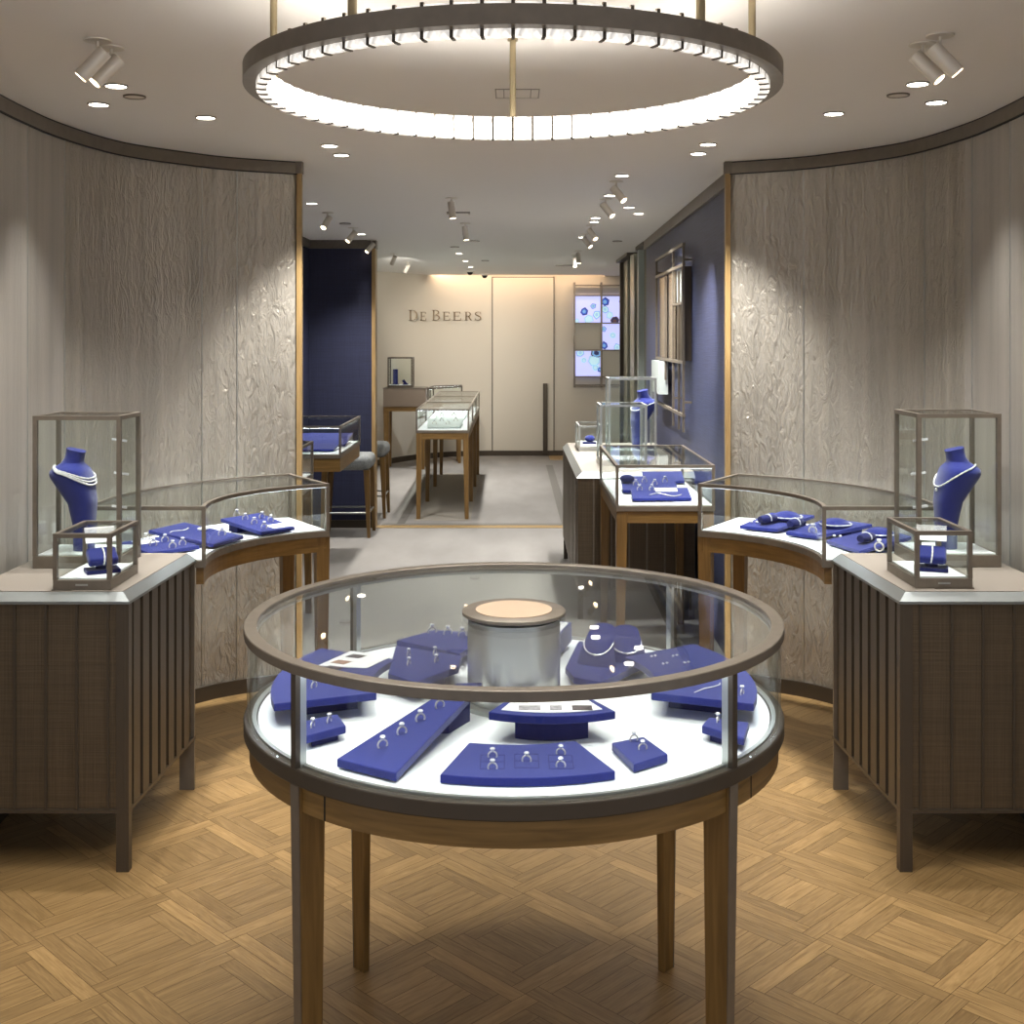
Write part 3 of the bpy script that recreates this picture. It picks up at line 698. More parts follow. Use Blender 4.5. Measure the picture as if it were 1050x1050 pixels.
# front wide curved tray
t1, c1 = sector_tray('wide curved blue tray at the very front of the round table showcase', sector(TX, TY, .325, .50, 254.5, 291.5, .813))
for (px, py, w) in ((505, 777, 'back left'), (505, 789, 'front left'), (540, 781.5, 'centre'), (575, 774, 'back right'), (575, 787, 'front right')):
    p = P(px, py, .812); place(RING, p, 'silver ring at the %s of the wide front blue tray' % w, random.uniform(-.2, .2))
b = MB()
for (px, py) in ((505, 781), (540, 780), (575, 781)):
    x, y, z = P(px, py, .8133); 
    for dx in (-.022, .022): b.box(x + dx - .0006, x + dx + .0006, y - .035, y + .035, .8128, .8134)
    for dy in (-.035, .0, .035): b.box(x - .022, x + .022, y + dy - .0006, y + dy + .0006, .8128, .8134)
b.build('stitched_slot_outline', 'velvet_dark', t1)
# raised tray with the picture card
t2, c2 = sector_tray('raised blue tray with white picture card between the drum and the front rim', sector(.075, TY, .16, .288, 245, 297, .855), 1)
b = MB(); b.hexa([tuple(p) for p in [Vector(q) + Vector((0, 0, .0002)) for q in sector(.075, TY, .175, .268, 249, 293, .855)]], [tuple(p) for p in [Vector(q) + Vector((0, 0, .0015)) for q in sector(.075, TY, .175, .268, 249, 293, .855)]]); cd = b.build('picture_card', 'card', t2)
for px, w, m in ((543, .022, 'photo_grey'), (570, .012, 'photo_grey'), (597, .020, 'photo_dark')):
    x, y, z = P(px, 726, .8566); b = MB(); b.box(x - w, x + w, y - .014, y + .016, .8566, .8572); b.build('printed_picture', m, cd)
# long sloping tray
q = [P(345, 778, .815), P(406, 793, .815), P(495, 699.5, .866), P(468, 700, .866)]
t3 = tray('long sloping blue tray left of the front curved tray', q, DK, .016, GT)
for (px, py), w in zip(((392.3, 766), (412, 752.5), (431, 739), (451, 725.5)), ('lowest', 'second lowest', 'third', 'topmost')):
    place(RING, plane_hit(q, px, py), '%s of the four rings climbing the long sloping blue tray' % w, .5, 1.15)
def quad_tray(label, pts, z, **k):
    return tray(label, [P(x, y, z) for x, y in pts], DK, .016, GT, **k)
q = [(650, 784), (685, 773), (660, 755), (627, 761.4)]
quad_tray('small square blue tray right of the wide front tray', q, .814)
place(RING, P(650, 760, .813), 'back ring on the small square tray right of the wide front tray', .4)
place(RING, P(659, 769, .813), 'front ring on the small square tray right of the wide front tray', .3)
q = [(763, 757), (768, 740.6), (727, 735), (719.4, 744)]
quad_tray('small blue tray beside the right front post of the round showcase', q, .826)
place(RING, P(736, 740.5, .825), 'single ring on the small tray beside the right front post', 1.2)
q = [(313, 755), (355, 744), (346, 732), (311, 739)]
quad_tray('small blue tray beside the left front post of the round showcase', q, .826)
place(RING, P(320.7, 746, .825), 'left ring on the small tray beside the left front post', 1.3)
place(RING, P(337.6, 741, .825), 'right ring on the small tray beside the left front post', 1.2)
# big raised wing trays
t6, c6 = sector_tray('large raised blue wing tray on the right of the round showcase', sector(TX, TY, .31, .525, -21, 33, .848), 1)
for (px, py), w in zip(((670, 673.5), (682, 681), (692, 673), (704, 680)), ('left', 'front', 'back', 'right')):
    place(PAIR, P(px, py, .848), '%s of the four stud earring pairs on the right wing tray' % w, .6)
necklace_loop('thin silver chain bracelet lying on the right wing tray near its front edge', [P(x, y, .8495) for x, y in ((712, 710), (722, 706), (732, 704), (738, 702), (738, 700))], .0012, name='bracelet')
place(RING, P(761, 712, .848), 'silver jewel at the outer end of the right wing tray', 1.0)
t12, c12 = sector_tray('large raised blue wing tray on the left of the round showcase', sector(TX, TY, .31, .525, 152, 201, .848), 1)
cq = [P(326, 683, .8485), P(376, 685.5, .8485), P(400.7, 674, .8485), P(360, 668, .8485)]
b = MB(); b.hexa(cq, [(x, y, z + .0015) for x, y, z in cq]); cd = b.build('picture_card', 'card', t12)
for px, py, m in ((365, 673, 'photo_dark'), (350, 679, 'photo_brown'), (341, 685, 'photo_dark')):
    x, y, z = P(px, py, .850); d = Vector((.55, .83, 0)); e = Vector((.9, -.42, 0)); o = Vector((x, y, .8502)); k = [o - d * .014 - e * .018, o - d * .014 + e * .018, o + d * .014 + e * .018, o + d * .014 - e * .018]
    b = MB(); b.hexa([tuple(v) for v in k], [tuple(v + Vector((0, 0, .0006))) for v in k]); b.build('printed_picture', m, cd)
place(RING, P(322, 705, .848), 'silver jewel at the outer end of the left wing tray', 1.0)
# back trays
q = [(425.7, 699.4), (477.7, 687), (480, 662), (406, 661.7), (398, 690)]
c9 = [P(x, y, .846) for x, y in q]; c9[2] = (-.118, 2.79, .846); c9[1] = (-.122, 2.70, .846)
t9, _ = sector_tray('broad blue tray left of the steel drum in the round showcase', c9, 1)
for (px, py), w in zip(((419, 671), (419.4, 680), (446, 669), (447.4, 677)), ('back left', 'front left', 'back right', 'front right')):
    place(RING, P(px, py + 2, .845), '%s of the four rings on the broad tray left of the drum' % w, 1.2)
c10 = [(-.29, 2.965, .838), (-.125, 2.84, .838), (-.06, 3.03, .838), (-.20, 3.07, .838)]
sector_tray('narrow blue tray behind the broad tray at the back left of the round showcase', c10, 1)
for (u, v), w in zip(((.12, .55), (.40, .55), (.66, .55), (.9, .55)), ('first', 'second', 'third', 'fourth')):
    place(RING, tuple(on(c10, u, v + .2) + Vector((0, 0, -.001))), '%s ring from the left on the narrow back left tray' % w, .4, 1.3)
c7 = [(.14, 2.70, .822), (.20, 2.66, .822), (.345, 2.86, .822), (.30, 2.97, .822), (.17, 3.02, .822), (.125, 2.78, .822)]
t7, _ = sector_tray('blue tray carrying two small necklace necks right of the steel drum', c7, 1)
c8 = [(.10, 2.86, .86), (.155, 3.06, .86), (.05, 3.10, .86), (.01, 2.87, .86)]
t8 = tray('blue block with white top behind the steel drum', c8, DK, .05, GT, card=(.06, .94, .06, .94), name='display_block')
def mini_neck(label, x, y, rot, h=.075, mat='silver'):
    t = thing('necklace_neck', label, 'necklace stand', (x, y, .822), 'small necklace necks in the round showcase')
    b = MB(); n = 16; rows = []
    for k in range(7):
        f = k / 6; z = .822 + h * f; hw = .046 * (1 - .42 * f) + .004; lean = -.045 * f * f
        rows.append([b.bm.verts.new((x + math.cos(rot) * (lean + .018 * math.cos(a) * (1 - .4 * f)) - math.sin(rot) * hw * math.sin(a), y + math.sin(rot) * (lean + .018 * math.cos(a) * (1 - .4 * f)) + math.cos(rot) * hw * math.sin(a), z + (.012 * math.cos(a) * -1 if k == 6 else 0))) for a in [2 * PI * i / n for i in range(n)]])
    for a, c in zip(rows, rows[1:]):
        for i in range(n): b.face([a[i], a[(i + 1) % n], c[(i + 1) % n], c[i]])
    b.face(rows[0][::-1]); b.face(rows[-1]); b.build('form', 'velvet', t, True)
    pts = []
    for i in range(13):
        a = -1.25 + 2.5 * i / 12; f = .85 - .5 * math.cos(a); f = max(.2, f); hw = .046 * (1 - .42 * f) + .006; lean = -.045 * f * f
        pts.append((x + math.cos(rot) * (lean + .021 * math.cos(a) * (1 - .4 * f)) - math.sin(rot) * hw * math.sin(a), y + math.sin(rot) * (lean + .021 * math.cos(a) * (1 - .4 * f)) + math.cos(rot) * hw * math.sin(a), .822 + h * f))
    return pts
n1 = mini_neck('small blue necklace neck closest to the steel drum', .20, 2.80, -2.0)
necklace_loop('fine silver necklace with drop on the small neck closest to the drum', n1, .0014, pend=n1[6])
n2 = mini_neck('small blue necklace neck farther right of the steel drum', .275, 2.83, -1.6, .062)
necklace_loop('fine silver necklace on the small neck farther right of the drum', n2, .0014, pend=n2[6])

# ------------------------------------------------------------------ curved wall showcases and the counters before them
AC = (-.536, 4.33)
def curved_case(side):
    M_ = (lambda pts: pts) if side > 0 else mir
    ro, ri = .985, .567
    a_in1 = 180 + math.degrees(math.asin(.125 / ri)); a_out1 = 180 + math.degrees(math.asin(.125 / ro))
    inner = arc(AC[0], AC[1], ri, 112, a_in1, 24); outer = arc(AC[0], AC[1], ro, a_out1, 116.5, 24)
    inner = M_(inner); outer = M_(outer)
    where = 'left' if side > 0 else 'right'
    t = thing('curved_showcase', 'curved glass showcase on oak legs against the %s crinkled wall' % where, 'showcase', (M_([(-1.1, 4.8)])[0] + (0,)), 'curved wall showcases')
    poly = ccw(inner + outer); z0, zb, z1 = .776, .800, .994
    off = lambda d: offset(poly, d)
    b = MB(); b.prism(poly, z0, zb); b.build('base', 'bronze', t)
    b = MB(); b.prism(off(.012), zb, zb + .004); b.build('deck', 'deck', t)
    fr = .014
    b = MB(); b.ring(poly, off(fr), z1 - fr, z1)
    O, I = poly, off(fr); n = len(poly); ni = 25
    def idx(p): return min(range(n), key=lambda i: (poly[i][0] - p[0]) ** 2 + (poly[i][1] - p[1]) ** 2)
    corners = sorted(idx(p) for p in (inner[0], inner[-1], outer[0], outer[-1]))
    for i in corners:
        p, q = Vector(O[i]), Vector(I[i]); a, c = Vector(O[i - 1]), Vector(O[(i + 1) % n])
        da = (a - p).normalized() * fr; dc = (c - p).normalized() * fr
        b.prism(ccw([tuple(p), tuple(p + da), tuple(q), tuple(p + dc)]), zb, z1 - fr)
    b.build('frame', 'bronze', t)
    A, B = off(.005), off(.009)
    for k in range(4):
        i, j = corners[k], corners[(k + 1) % 4]; L = list(range(i, j + 1)) if j > i else list(range(i, n)) + list(range(0, j + 1))
        b = MB(); b.strip([A[m] for m in L], [B[m] for m in L], zb + .004, z1 - fr); b.build('glass_pane', 'glass', t, True)
    b = MB(); b.prism(off(fr), z1 - .008, z1 - .003); b.build('top_glass', 'glass_top', t)
    lo = off(.0096); hi = off(fr - .0003)
    li = [m for m in range(corners[0], corners[1] + 1)]
    seqs = []
    for k in range(4):
        i, j = corners[k], corners[(k + 1) % 4]; L = list(range(i, j + 1)) if j > i else list(range(i, n)) + list(range(0, j + 1))
        if len(L) > 5: seqs.append(L)
    l1, l2 = off(fr), off(fr + .0012)
    for L in seqs:
        b = MB(); b.strip([l1[m] for m in L], [l2[m] for m in L], z1 - fr - .004, z1 - fr + .003); b.build('led_lip', 'steel', t, True)
        b = MB(); b.strip([lo[m] for m in L], [hi[m] for m in L], z1 - fr - .0008, z1 - fr); b.build('led_strip', 'led_soft', t)
    # oak apron along the curved front and the free end, legs
    ia = M_(arc(AC[0], AC[1], ri + .008, 112.5, a_in1 - 2, 22)); ib = M_(arc(AC[0], AC[1], ri + .034, 112.5, a_in1 - 2, 22))
    b = MB(); b.strip(ia, ib, z0 - .062, z0)
    pe, qe = M_([(AC[0] + (ri + .008) * math.cos(math.radians(113)), AC[1] + (ri + .008) * math.sin(math.radians(113))), (AC[0] + (ro - .01) * math.cos(math.radians(117)), AC[1] + (ro - .01) * math.sin(math.radians(117)))])
    b.bar((pe[0], pe[1], z0 - .031), (qe[0], qe[1], z0 - .031), .026, .062); b.build('apron', 'wood_rail', t)
    for ang, r in ((114.5, ri + .035), (118.3, ro - .045), (150, ro - .045)):
        c = M_([(AC[0] + r * math.cos(math.radians(ang)), AC[1] + r * math.sin(math.radians(ang)))])[0]; w, v = .028, .019
        b = MB(); ra = math.radians(ang if side > 0 else 180 - ang)
        def sq(h): return [(c[0] + h * (math.cos(ra) * sx - math.sin(ra) * sy), c[1] + h * (math.sin(ra) * sx + math.cos(ra) * sy)) for sx, sy in ((-1, -1), (1, -1), (1, 1), (-1, 1))]
        b.hexa([p + (0.0,) for p in sq(v)], [p + (z0 - .001,) for p in sq(w)]); b.build('leg', 'wood', t, bevel=.002)
    return t
def counter(side):
    X = (lambda x: x) if side > 0 else (lambda x: MX - x)
    where = 'left' if side > 0 else 'right'
    t = thing('side_counter', 'dark bronze counter with woven front panels below the %s glass display boxes' % where, 'counter', (X(-1.4), 3.86, 0), 'bronze side counters')
    x0, x1, y0, y1 = -1.645, -1.145, 3.53, 4.185
    xb = -1.120                                              # the side face runs slightly inward to the back
    B = lambda a, c, d, e, f, g: mb.box(min(X(a), X(c)), max(X(a), X(c)), d, e, f, g)
    PM = lambda pts: ccw([(X(x), y) for x, y in pts])
    mb = MB(); mb.prism(PM([(x0, y0 + .012), (x1 - .012, y0 + .012), (xb - .012, y1), (x0, y1)]), .18, .80); mb.build('body', 'counter', t)
    mb = MB(); xs = [-1.161 - .0925 * k for k in range(6)]
    prev = x1 - .006
    for k, x in enumerate([-1.206, -1.299, -1.392, -1.485, -1.578, x0]):
        B(x + .003, prev - .003, y0 + .004, y0 + .014, .186, .798); prev = x
    mb.build('front_panel', 'counter', t)
    mb = MB()
    for x in (-1.206, -1.299, -1.392, -1.485, -1.578): B(x - .0035, x + .0035, y0 - .002, y0 + .012, .186, .798)
    B(x0, x1, y0 - .002, y0 + .012, .176, .187); mb.build('panel_ribs', 'bronze_dark', t)
    mb = MB(); nsl = 7
    for k in range(nsl):
        f0 = .07 + .86 * k / nsl; f1 = .07 + .86 * (k + .68) / nsl
        a = (x1 + (xb - x1) * f0, y0 + (y1 - y0) * f0); c = (x1 + (xb - x1) * f1, y0 + (y1 - y0) * f1)
        mb.prism(PM([(a[0], a[1]), (c[0], c[1]), (c[0] - .02, c[1]), (a[0] - .02, a[1])]), .186, .798)
    mb.prism(PM([(x1 + .001, y0), (xb + .001, y1), (xb - .02, y1), (x1 - .02, y0)]), .176, .187)
    mb.build('fluted_side', 'bronze_dark', t)
    mb = MB(); B(x1 - .036, x1 - .0102, y0 - .001, y0 + .011, 0, .80); B(x1 - .010, x1 + .0012, y0 - .001, y0 + .03, 0, .80); mb.build('front_leg', 'bronze_dark', t)
    mb = MB(); B(xb - .052, xb, y1 - .016, y1 - .003, 0, .80); mb.build('back_leg', 'bronze', t)
    mb = MB(); B(x0, x0 + .04, y1 - .016, y1 - .003, 0, .18); B(x0, x0 + .04, y0, y0 + .012, 0, .176); mb.build('wall_leg', 'bronze_dark', t)
    o = PM([(x0, y0 - .004), (x1 + .004, y0 - .004), (xb + .004, y1), (x0, y1)]); i = PM([(x0, y0 + .03), (x1 - .025, y0 + .03), (xb - .027, y1), (x0, y1)])
    mb = MB(); mb.hexa([p + (.80,) for p in o], [p + (.808,) for p in o]); a = [mb.bm.verts.new(p + (.808,)) for p in o]; c = [mb.bm.verts.new(p + (.830,)) for p in i]
    for k in range(4): mb.face([a[k], a[(k + 1) % 4], c[(k + 1) % 4], c[k]])
    mb.face(c); mb.face(a[::-1]); mb.build('silver_edge', 'chamfer', t)
    mb = MB(); mb.prism(PM([(x0, y0 + .031), (x1 - .026, y0 + .031), (xb - .028, y1), (x0, y1)]), .8295, .832); mb.build('counter_top', 'countertop', t)
    return t
LC = curved_case(1); RC = curved_case(-1); counter(1); counter(-1)
CT = .832
# left trays
GL = 'blue trays in the curved wall showcases'
def ctray(label, fl, fr, br, bl, zf=.824, zb=.858):
    c = [fl + (zf,), fr + (zf,), br + (zb,), bl + (zb,)]; c = [tuple(p) for p in c]
    return tray(label, c, .804, .014, GL), c
tA, cA = ctray('tilted blue ring tray nearest the free end of the left curved showcase', (-.992, 4.683), (-.882, 4.807), (-1.06, 4.967), (-1.185, 4.806))
tB, cB = ctray('tilted blue tray in the middle of the left curved showcase', (-1.112, 4.408), (-1.043, 4.60), (-1.305, 4.712), (-1.39, 4.522))
tC, cC = ctray('tilted blue ring tray in the left curved showcase behind the counter', (-1.30, 4.235), (-1.155, 4.38), (-1.30, 4.45), (-1.43, 4.30), .824, .850)
z6 = lambda x, y: (140 + x / 6.176, 510 + y / 6.176)
def onp(c, zx_, zy_, ox=140): return plane_hit(c, ox + zx_ / 6.176, 510 + zy_ / 6.176)
for (x, y), w in zip(((635, 118), (688, 142), (745, 168), (795, 132), (850, 152), (808, 196)), ('back left', 'small middle', 'centre', 'back right', 'right', 'front')):
    place(RING, onp(cA, x, y), '%s ring on the tray at the free end of the left curved showcase' % w, .7, 1.5)
def card_on(c, u0, u1, v0, v1, t):
    k = [on(c, u0, v0), on(c, u1, v0), on(c, u1, v1), on(c, u0, v1)]; b = MB(); b.hexa([tuple(p + Vector((0, 0, .0003))) for p in k], [tuple(p + Vector((0, 0, .0015))) for p in k]); b.build('card', 'card', t)
card_on(cA, .45, .95, .06, .28, tA)
place(RING, onp(cB, 540, 240), 'large ring on the middle tray of the left curved showcase', .7, 1.7)
brooch = thing('brooch', 'oval sparkling brooch on the middle tray of the left curved showcase', 'brooch', tuple(onp(cB, 420, 215)))
b = MB(); o = onp(cB, 420, 210)
for k in range(9): b.ball(o + Vector((.016 * math.cos(k * .7), .016 * math.sin(k * .7), .006)), .006)
b.ball(o + Vector((0, 0, .007)), .009); b.build('gem_cluster', 'gem', brooch, True)
necklace_loop('fine silver chain across the back of the middle tray in the left curved showcase', [on(cB, .1 + .08 * i, .72 + .03 * math.sin(i)) + Vector((0, 0, .002)) for i in range(8)], .002)
for (x, y), w in zip(((60, 272), (105, 305), (180, 280), (228, 318), (292, 300)), ('first', 'second', 'third', 'fourth', 'fifth')):
    place(RING, onp(cC, x, y), '%s ring from the left on the tray behind the counter in the left curved showcase' % w, .5, 1.5)
card_on(cC, .2, .6, .62, .92, tC)
for cc, lab in ((((-1.29, 4.86), (-1.22, 4.90)), 'small white card behind the trays in the left curved showcase'),):
    x, y = cc[0]; b = MB(); b.box(-1.23, -1.13, 4.73, 4.77, .804, .812); 
    # lies flat on the white board
    tag(b.build('card', 'card'), 'small white card between the trays in the left curved showcase', 'card')
# right trays
tD, cD = ctray('tilted blue tray nearest the free end of the right curved showcase', (.932, 4.845), (1.066, 4.754), (1.255, 4.905), (1.09, 4.975))
tE, cE = ctray('tilted blue tray in the middle of the right curved showcase', (1.085, 4.69), (1.182, 4.59), (1.423, 4.67), (1.290, 4.825))
tF, cF = ctray('tilted blue tray in the right curved showcase behind the counter', (1.195, 4.50), (1.255, 4.27), (1.48, 4.38), (1.43, 4.59))
def pillow(label, c, zx_, zy_, rot, blab):
    p = onp(c, zx_, zy_, 750)
    t = thing('bracelet_pillow', label, 'bracelet pillow', (p.x, p.y, p.z), 'bracelet pillows in the right curved showcase')
    b = MB(); R = .021; u = Vector((math.cos(rot), math.sin(rot), 0))
    rows = []; n = 16; v = Vector((-u.y, u.x, 0))
    for k in range(9):
        f = k / 8 * 2 - 1; r = R * (.72 + .28 * math.sqrt(max(0, 1 - f * f)))
        rows.append([b.bm.verts.new(p + u * (.042 * f) + v * (r * math.cos(a)) + Vector((0, 0, R * .85 + r * .85 * math.sin(a)))) for a in [2 * PI * i / n for i in range(n)]])
    for a, cc in zip(rows, rows[1:]):
        for i in range(n): b.face([a[i], a[(i + 1) % n], cc[(i + 1) % n], cc[i]])
    b.face(rows[0][::-1]); b.face(rows[-1]); b.build('cushion', 'velvet_dark', t, True)
    pts = [p + v * (R * 1.06 * math.cos(a)) + Vector((0, 0, R * .85 + R * .92 * math.sin(a))) for a in [-.3 + (PI + .6) * i / 14 for i in range(15)]]
    necklace_loop(blab, pts, .0026, name='bracelet')
pillow('blue bracelet pillow on the tray at the free end of the right curved showcase', cD, 232, 165, .5, 'silver bracelet around the pillow at the free end of the right curved showcase')
pillow('blue bracelet pillow on the middle tray of the right curved showcase', cE, 405, 190, .8, 'silver bracelet around the pillow on the middle tray of the right curved showcase')
pillow('blue bracelet pillow on the tray behind the counter in the right curved showcase', cF, 855, 285, .75, 'silver bracelet around the pillow behind the counter in the right curved showcase')
for c, u, v, lab in ((cD, .62, .68, 'silver necklace looped on the tray at the free end of the right curved showcase'), (cE, .55, .66, 'silver necklace looped on the middle tray of the right curved showcase'), (cF, .45, .72, 'silver necklace looped on the tray behind the counter in the right curved showcase')):
    o = on(c, u, v); m = MB()
    t = thing('necklace_cone', 'blue necklace mound ' + lab.replace('silver necklace looped ', ''), 'necklace stand', tuple(o), 'necklace mounds in the right curved showcase')
    m.lathe([(.062, -.002), (.058, .008), (.040, .022), (.02, .028)], tuple(o), 28); m.build('mound', 'velvet', t, True)
    necklace_loop(lab, [o + Vector((.062 * math.cos(a), .062 * math.sin(a), .008)) for a in [PI * .9 + 1.45 * PI * i / 24 for i in range(25)]], .0026)
for c, x, y, lab, s in ((cE, 515, 222, 'ring at the front of the middle tray in the right curved showcase', 1.9), (cF, 935, 325, 'ring beside the pillow on the tray behind the counter in the right curved showcase', 1.9)):
    place(RING, onp(c, x, y, 750), lab, -.6, s)
for c, x, y, lab in ((cD, 145, 162, 'stud earrings on the tray at the free end of the right curved showcase'), (cF, 670, 250, 'stud earrings at the corner of the tray behind the counter in the right curved showcase')):
    place(PAIR, onp(c, x, y, 750), lab, -.5, 1.9)

# ------------------------------------------------------------------ glass boxes on the counters
TL = box_case('tall_display_case', 'tall glass display case with necklace bust on the left counter', -1.583, -1.292, 3.905, 4.12, CT, 1.336, .04, .014, 'tall cases on the counters')
TRt = box_case('tall_display_case', 'tall glass display case with necklace bust on the right counter', 1.345, 1.624, 3.925, 4.165, CT, 1.342, .04, .014, 'tall cases on the counters')
SL = box_case('small_display_case', 'small low glass box with bracelet cushion at the front of the left counter', -1.388, -1.212, 3.575, 3.835, CT, 1.002, .03, .013, 'small glass boxes on the counters', pull=True)
SR = box_case('small_display_case', 'small low glass box with bracelet cushion at the front of the right counter', 1.228, 1.402, 3.600, 3.875, CT, 1.006, .03, .013, 'small glass boxes on the counters', pull=True)
for t, x, s in ((TL, -1.298, -1), (TRt, 1.351, 1)):        # little silver jewel pegs on the case's inner side
    for k, z in enumerate((1.245, 1.13, 1.02, .945)):
        b = MB(); b.bar((x + s * .004, 4.0 + .02 * (k % 2), z), (x + s * .05, 3.985 + .02 * (k % 2), z + .008), .014, .007); b.build('peg', 'diamond', t)
for t, x0, x1, y0 in ((SL, -1.388, -1.212, 3.575), (SR, 1.228, 1.402, 3.600)):
    b = MB(); b.box((x0 + x1) / 2 - .03, (x0 + x1) / 2 + .09 * (1 if x0 > 0 else -1) + (.0), y0 - .006, y0 + .03, CT - .0005, CT + .002); b.build('base_tab', 'bronze_dark', t)

SEC = [(0, .015, .032, .036), (.08, .016, .033, .041), (.16, .010, .044, .052), (.21, -.010, .056, .066), (.25, -.028, .064, .076), (.268, -.032, .062, .074), (.283, -.030, .05, .055), (.292, -.026, .036, .036), (.315, -.017, .030, .031), (.338, -.012, .0305, .0305)]
def bust(label, x, y, z, rot, s=1.0, nb=None, double=False, pend=False, cat='necklace bust', collar=True):
    t = thing('necklace_bust', label, cat, (x, y, z), 'blue velvet necklace busts')
    cs, sn = math.cos(rot), math.sin(rot); n = 28
    def pt(zz, a, grow=0.0):
        for A, B in zip(SEC, SEC[1:]):
            if A[0] <= zz <= B[0]: f = (zz - A[0]) / (B[0] - A[0]); cx, hx, hy = [A[k] + (B[k] - A[k]) * f for k in (1, 2, 3)]; break
        else: cx, hx, hy = SEC[-1][1:]
        ca, sa = math.cos(a), math.sin(a); e = .75
        lx = cx + (hx + grow) * math.copysign(abs(ca) ** e, ca); ly = (hy + grow) * math.copysign(abs(sa) ** e, sa)
        return Vector((x + s * (lx * cs - ly * sn), y + s * (lx * sn + ly * cs), z + s * zz))
    b = MB(); rows = []
    zs = [SEC[-1][0] * i / 40 for i in range(41)]
    for zz in zs: rows.append([b.bm.verts.new(pt(zz, 2 * PI * i / n) + (Vector((0, 0, -s * .008 * math.cos(2 * PI * i / n))) if zz == zs[-1] else Vector())) for i in range(n)])
    for a, c in zip(rows, rows[1:]):
        for i in range(n): b.face([a[i], a[(i + 1) % n], c[(i + 1) % n], c[i]])
    b.face(rows[0][::-1]); b.face(rows[-1]); b.build('form', 'velvet', t, True)
    if nb:
        for lvl in range(3 if double else 1):
            drop = (.065 - .011 * lvl) if not pend else .075
            pts = [pt(.286 - drop * ((1 + math.cos(a)) / 2) ** (1.6 if not pend else 2.6), a, .004) for a in [-PI * .93 + 2 * PI * .93 * i / 60 for i in range(61)]]
            if lvl == 0: t2 = necklace_loop(nb, pts, .0032 if double else .0026, pend=tuple(pts[30] + Vector((0, 0, -.012))) if pend else None)
            else:
                b = MB(); b.tube(pts, .003, 6, False, rad=lambda i: .003 * (1.25 if i % 2 else .8)); b.build('chain', 'diamond', t2, True)
    return t
bust('blue velvet bust wearing a layered diamond necklace in the left tall case', -1.465, 4.01, CT + .044, -.05, 1.0, 'sparkling layered necklace around the blue bust in the left tall case', True)
bust('blue velvet bust wearing a thin drop necklace in the right tall case', 1.50, 4.045, CT + .044, PI + .05, 1.0, 'thin drop necklace on the blue bust in the right tall case', False, True)
def cushion_stand(label, blab, x, y, z, rot):
    t = thing('bracelet_stand', label, 'bracelet stand', (x, y, z), 'bracelet stands in the small glass boxes')
    b = MB(); b.box(-.05, .05, -.035, .035, 0, .012); bmesh.ops.rotate(b.bm, verts=b.bm.verts, matrix=Matrix.Rotation(rot, 3, 'Z')); bmesh.ops.translate(b.bm, verts=b.bm.verts, vec=(x, y, z)); b.build('foot', 'velvet_dark', t, bevel=.002)
    m = Matrix.Translation((x, y, z + .048)) @ Matrix.Rotation(rot, 4, 'Z') @ Matrix.Rotation(.45, 4, 'X')
    b = MB(); b.box(-.045, .045, -.036, .036, -.014, .014); bmesh.ops.transform(b.bm, matrix=m, verts=b.bm.verts); b.build('pad', 'velvet', t, bevel=.010, segs=3)
    b = MB(); b.bar((x, y, z + .010), (x, y, z + .045), .03); b.build('stem', 'velvet_dark', t)
    m2 = Matrix.Translation((x, y, z + .066)) @ Matrix.Rotation(rot, 4, 'Z') @ Matrix.Rotation(.9, 4, 'X')
    b = MB(); b.box(-.045, .045, .03, .085, -.002, .001); bmesh.ops.transform(b.bm, matrix=m2, verts=b.bm.verts); b.build('white_flap', 'card', t)
    pts = [m @ Vector((.0 + .004 * math.sin(a), .040 * math.cos(a), .0175 * math.sin(a) + .0015)) for a in [-.2 + (PI + .4) * i / 16 for i in range(17)]]
    necklace_loop(blab, pts, .0026, name='bracelet')
cushion_stand('blue bracelet stand with white flap in the left small glass box', 'silver bracelet on the blue stand in the left small glass box', -1.275, 3.68, CT + .034, .5)
cushion_stand('blue bracelet stand with white flap in the right small glass box', 'silver bracelet on the blue stand in the right small glass box', 1.315, 3.71, CT + .034, -.35)

# ------------------------------------------------------------------ showcases farther back
GB = 'glass showcases on oak legs'
box_case('glass_showcase', 'lit glass showcase on oak legs in front of the blue wall', .487, .953, 5.55, 6.58, .776, .994, .026, .014, GB, lit='led_soft', legs=[(.487, 5.55), (.953, 5.55), (.487, 6.58), (.953, 6.58)], apron=.055)
def rtray(label, x0, x1, y0, y1, zf, zb, deck, **k):
    c = [(x0, y0, zf), (x1, y0 + .02, zf), (x1 + .01, y1, zb), (x0 + .01, y1 - .02, zb)]
    return tray(label, c, deck, .014, 'blue trays in the rear showcases', **k), c
tg, cg = rtray('front blue tray in the lit showcase by the blue wall', .575, .86, 5.64, 5.86, .826, .85, .806, card=(.42, .8, .6, .95))
th_, ch_ = rtray('second blue tray in the lit showcase by the blue wall', .555, .835, 5.92, 6.18, .828, .87, .806)
rtray('rear blue tray in the lit showcase by the blue wall', .70, .92, 6.28, 6.48, .828, .86, .806)
for k, u in enumerate((.15, .36)): place(RING, tuple(on(cg, u, .75)), '%s ring on the front tray of the lit showcase by the blue wall' % ('left', 'right')[k], .3, 1.6)
for k, u in enumerate((.25, .42, .6, .8)): place(RING, tuple(on(ch_, u, .35 + .2 * (k % 2))), '%s ring from the left on the second tray of the showcase by the blue wall' % ('first', 'second', 'third', 'fourth')[k], .3, 1.6)
b = MB(); b.tube([tuple(on(cg, .3 + .06 * i, .25 + .15 * math.sin(i * .7)) + Vector((0, 0, .003))) for i in range(10)], .0025); tb = thing('bracelet', 'silver bracelet lying on the front tray of the lit showcase by the blue wall', 'bracelet', tuple(on(cg, .5, .3))); b.build('chain', 'silver', tb, True)
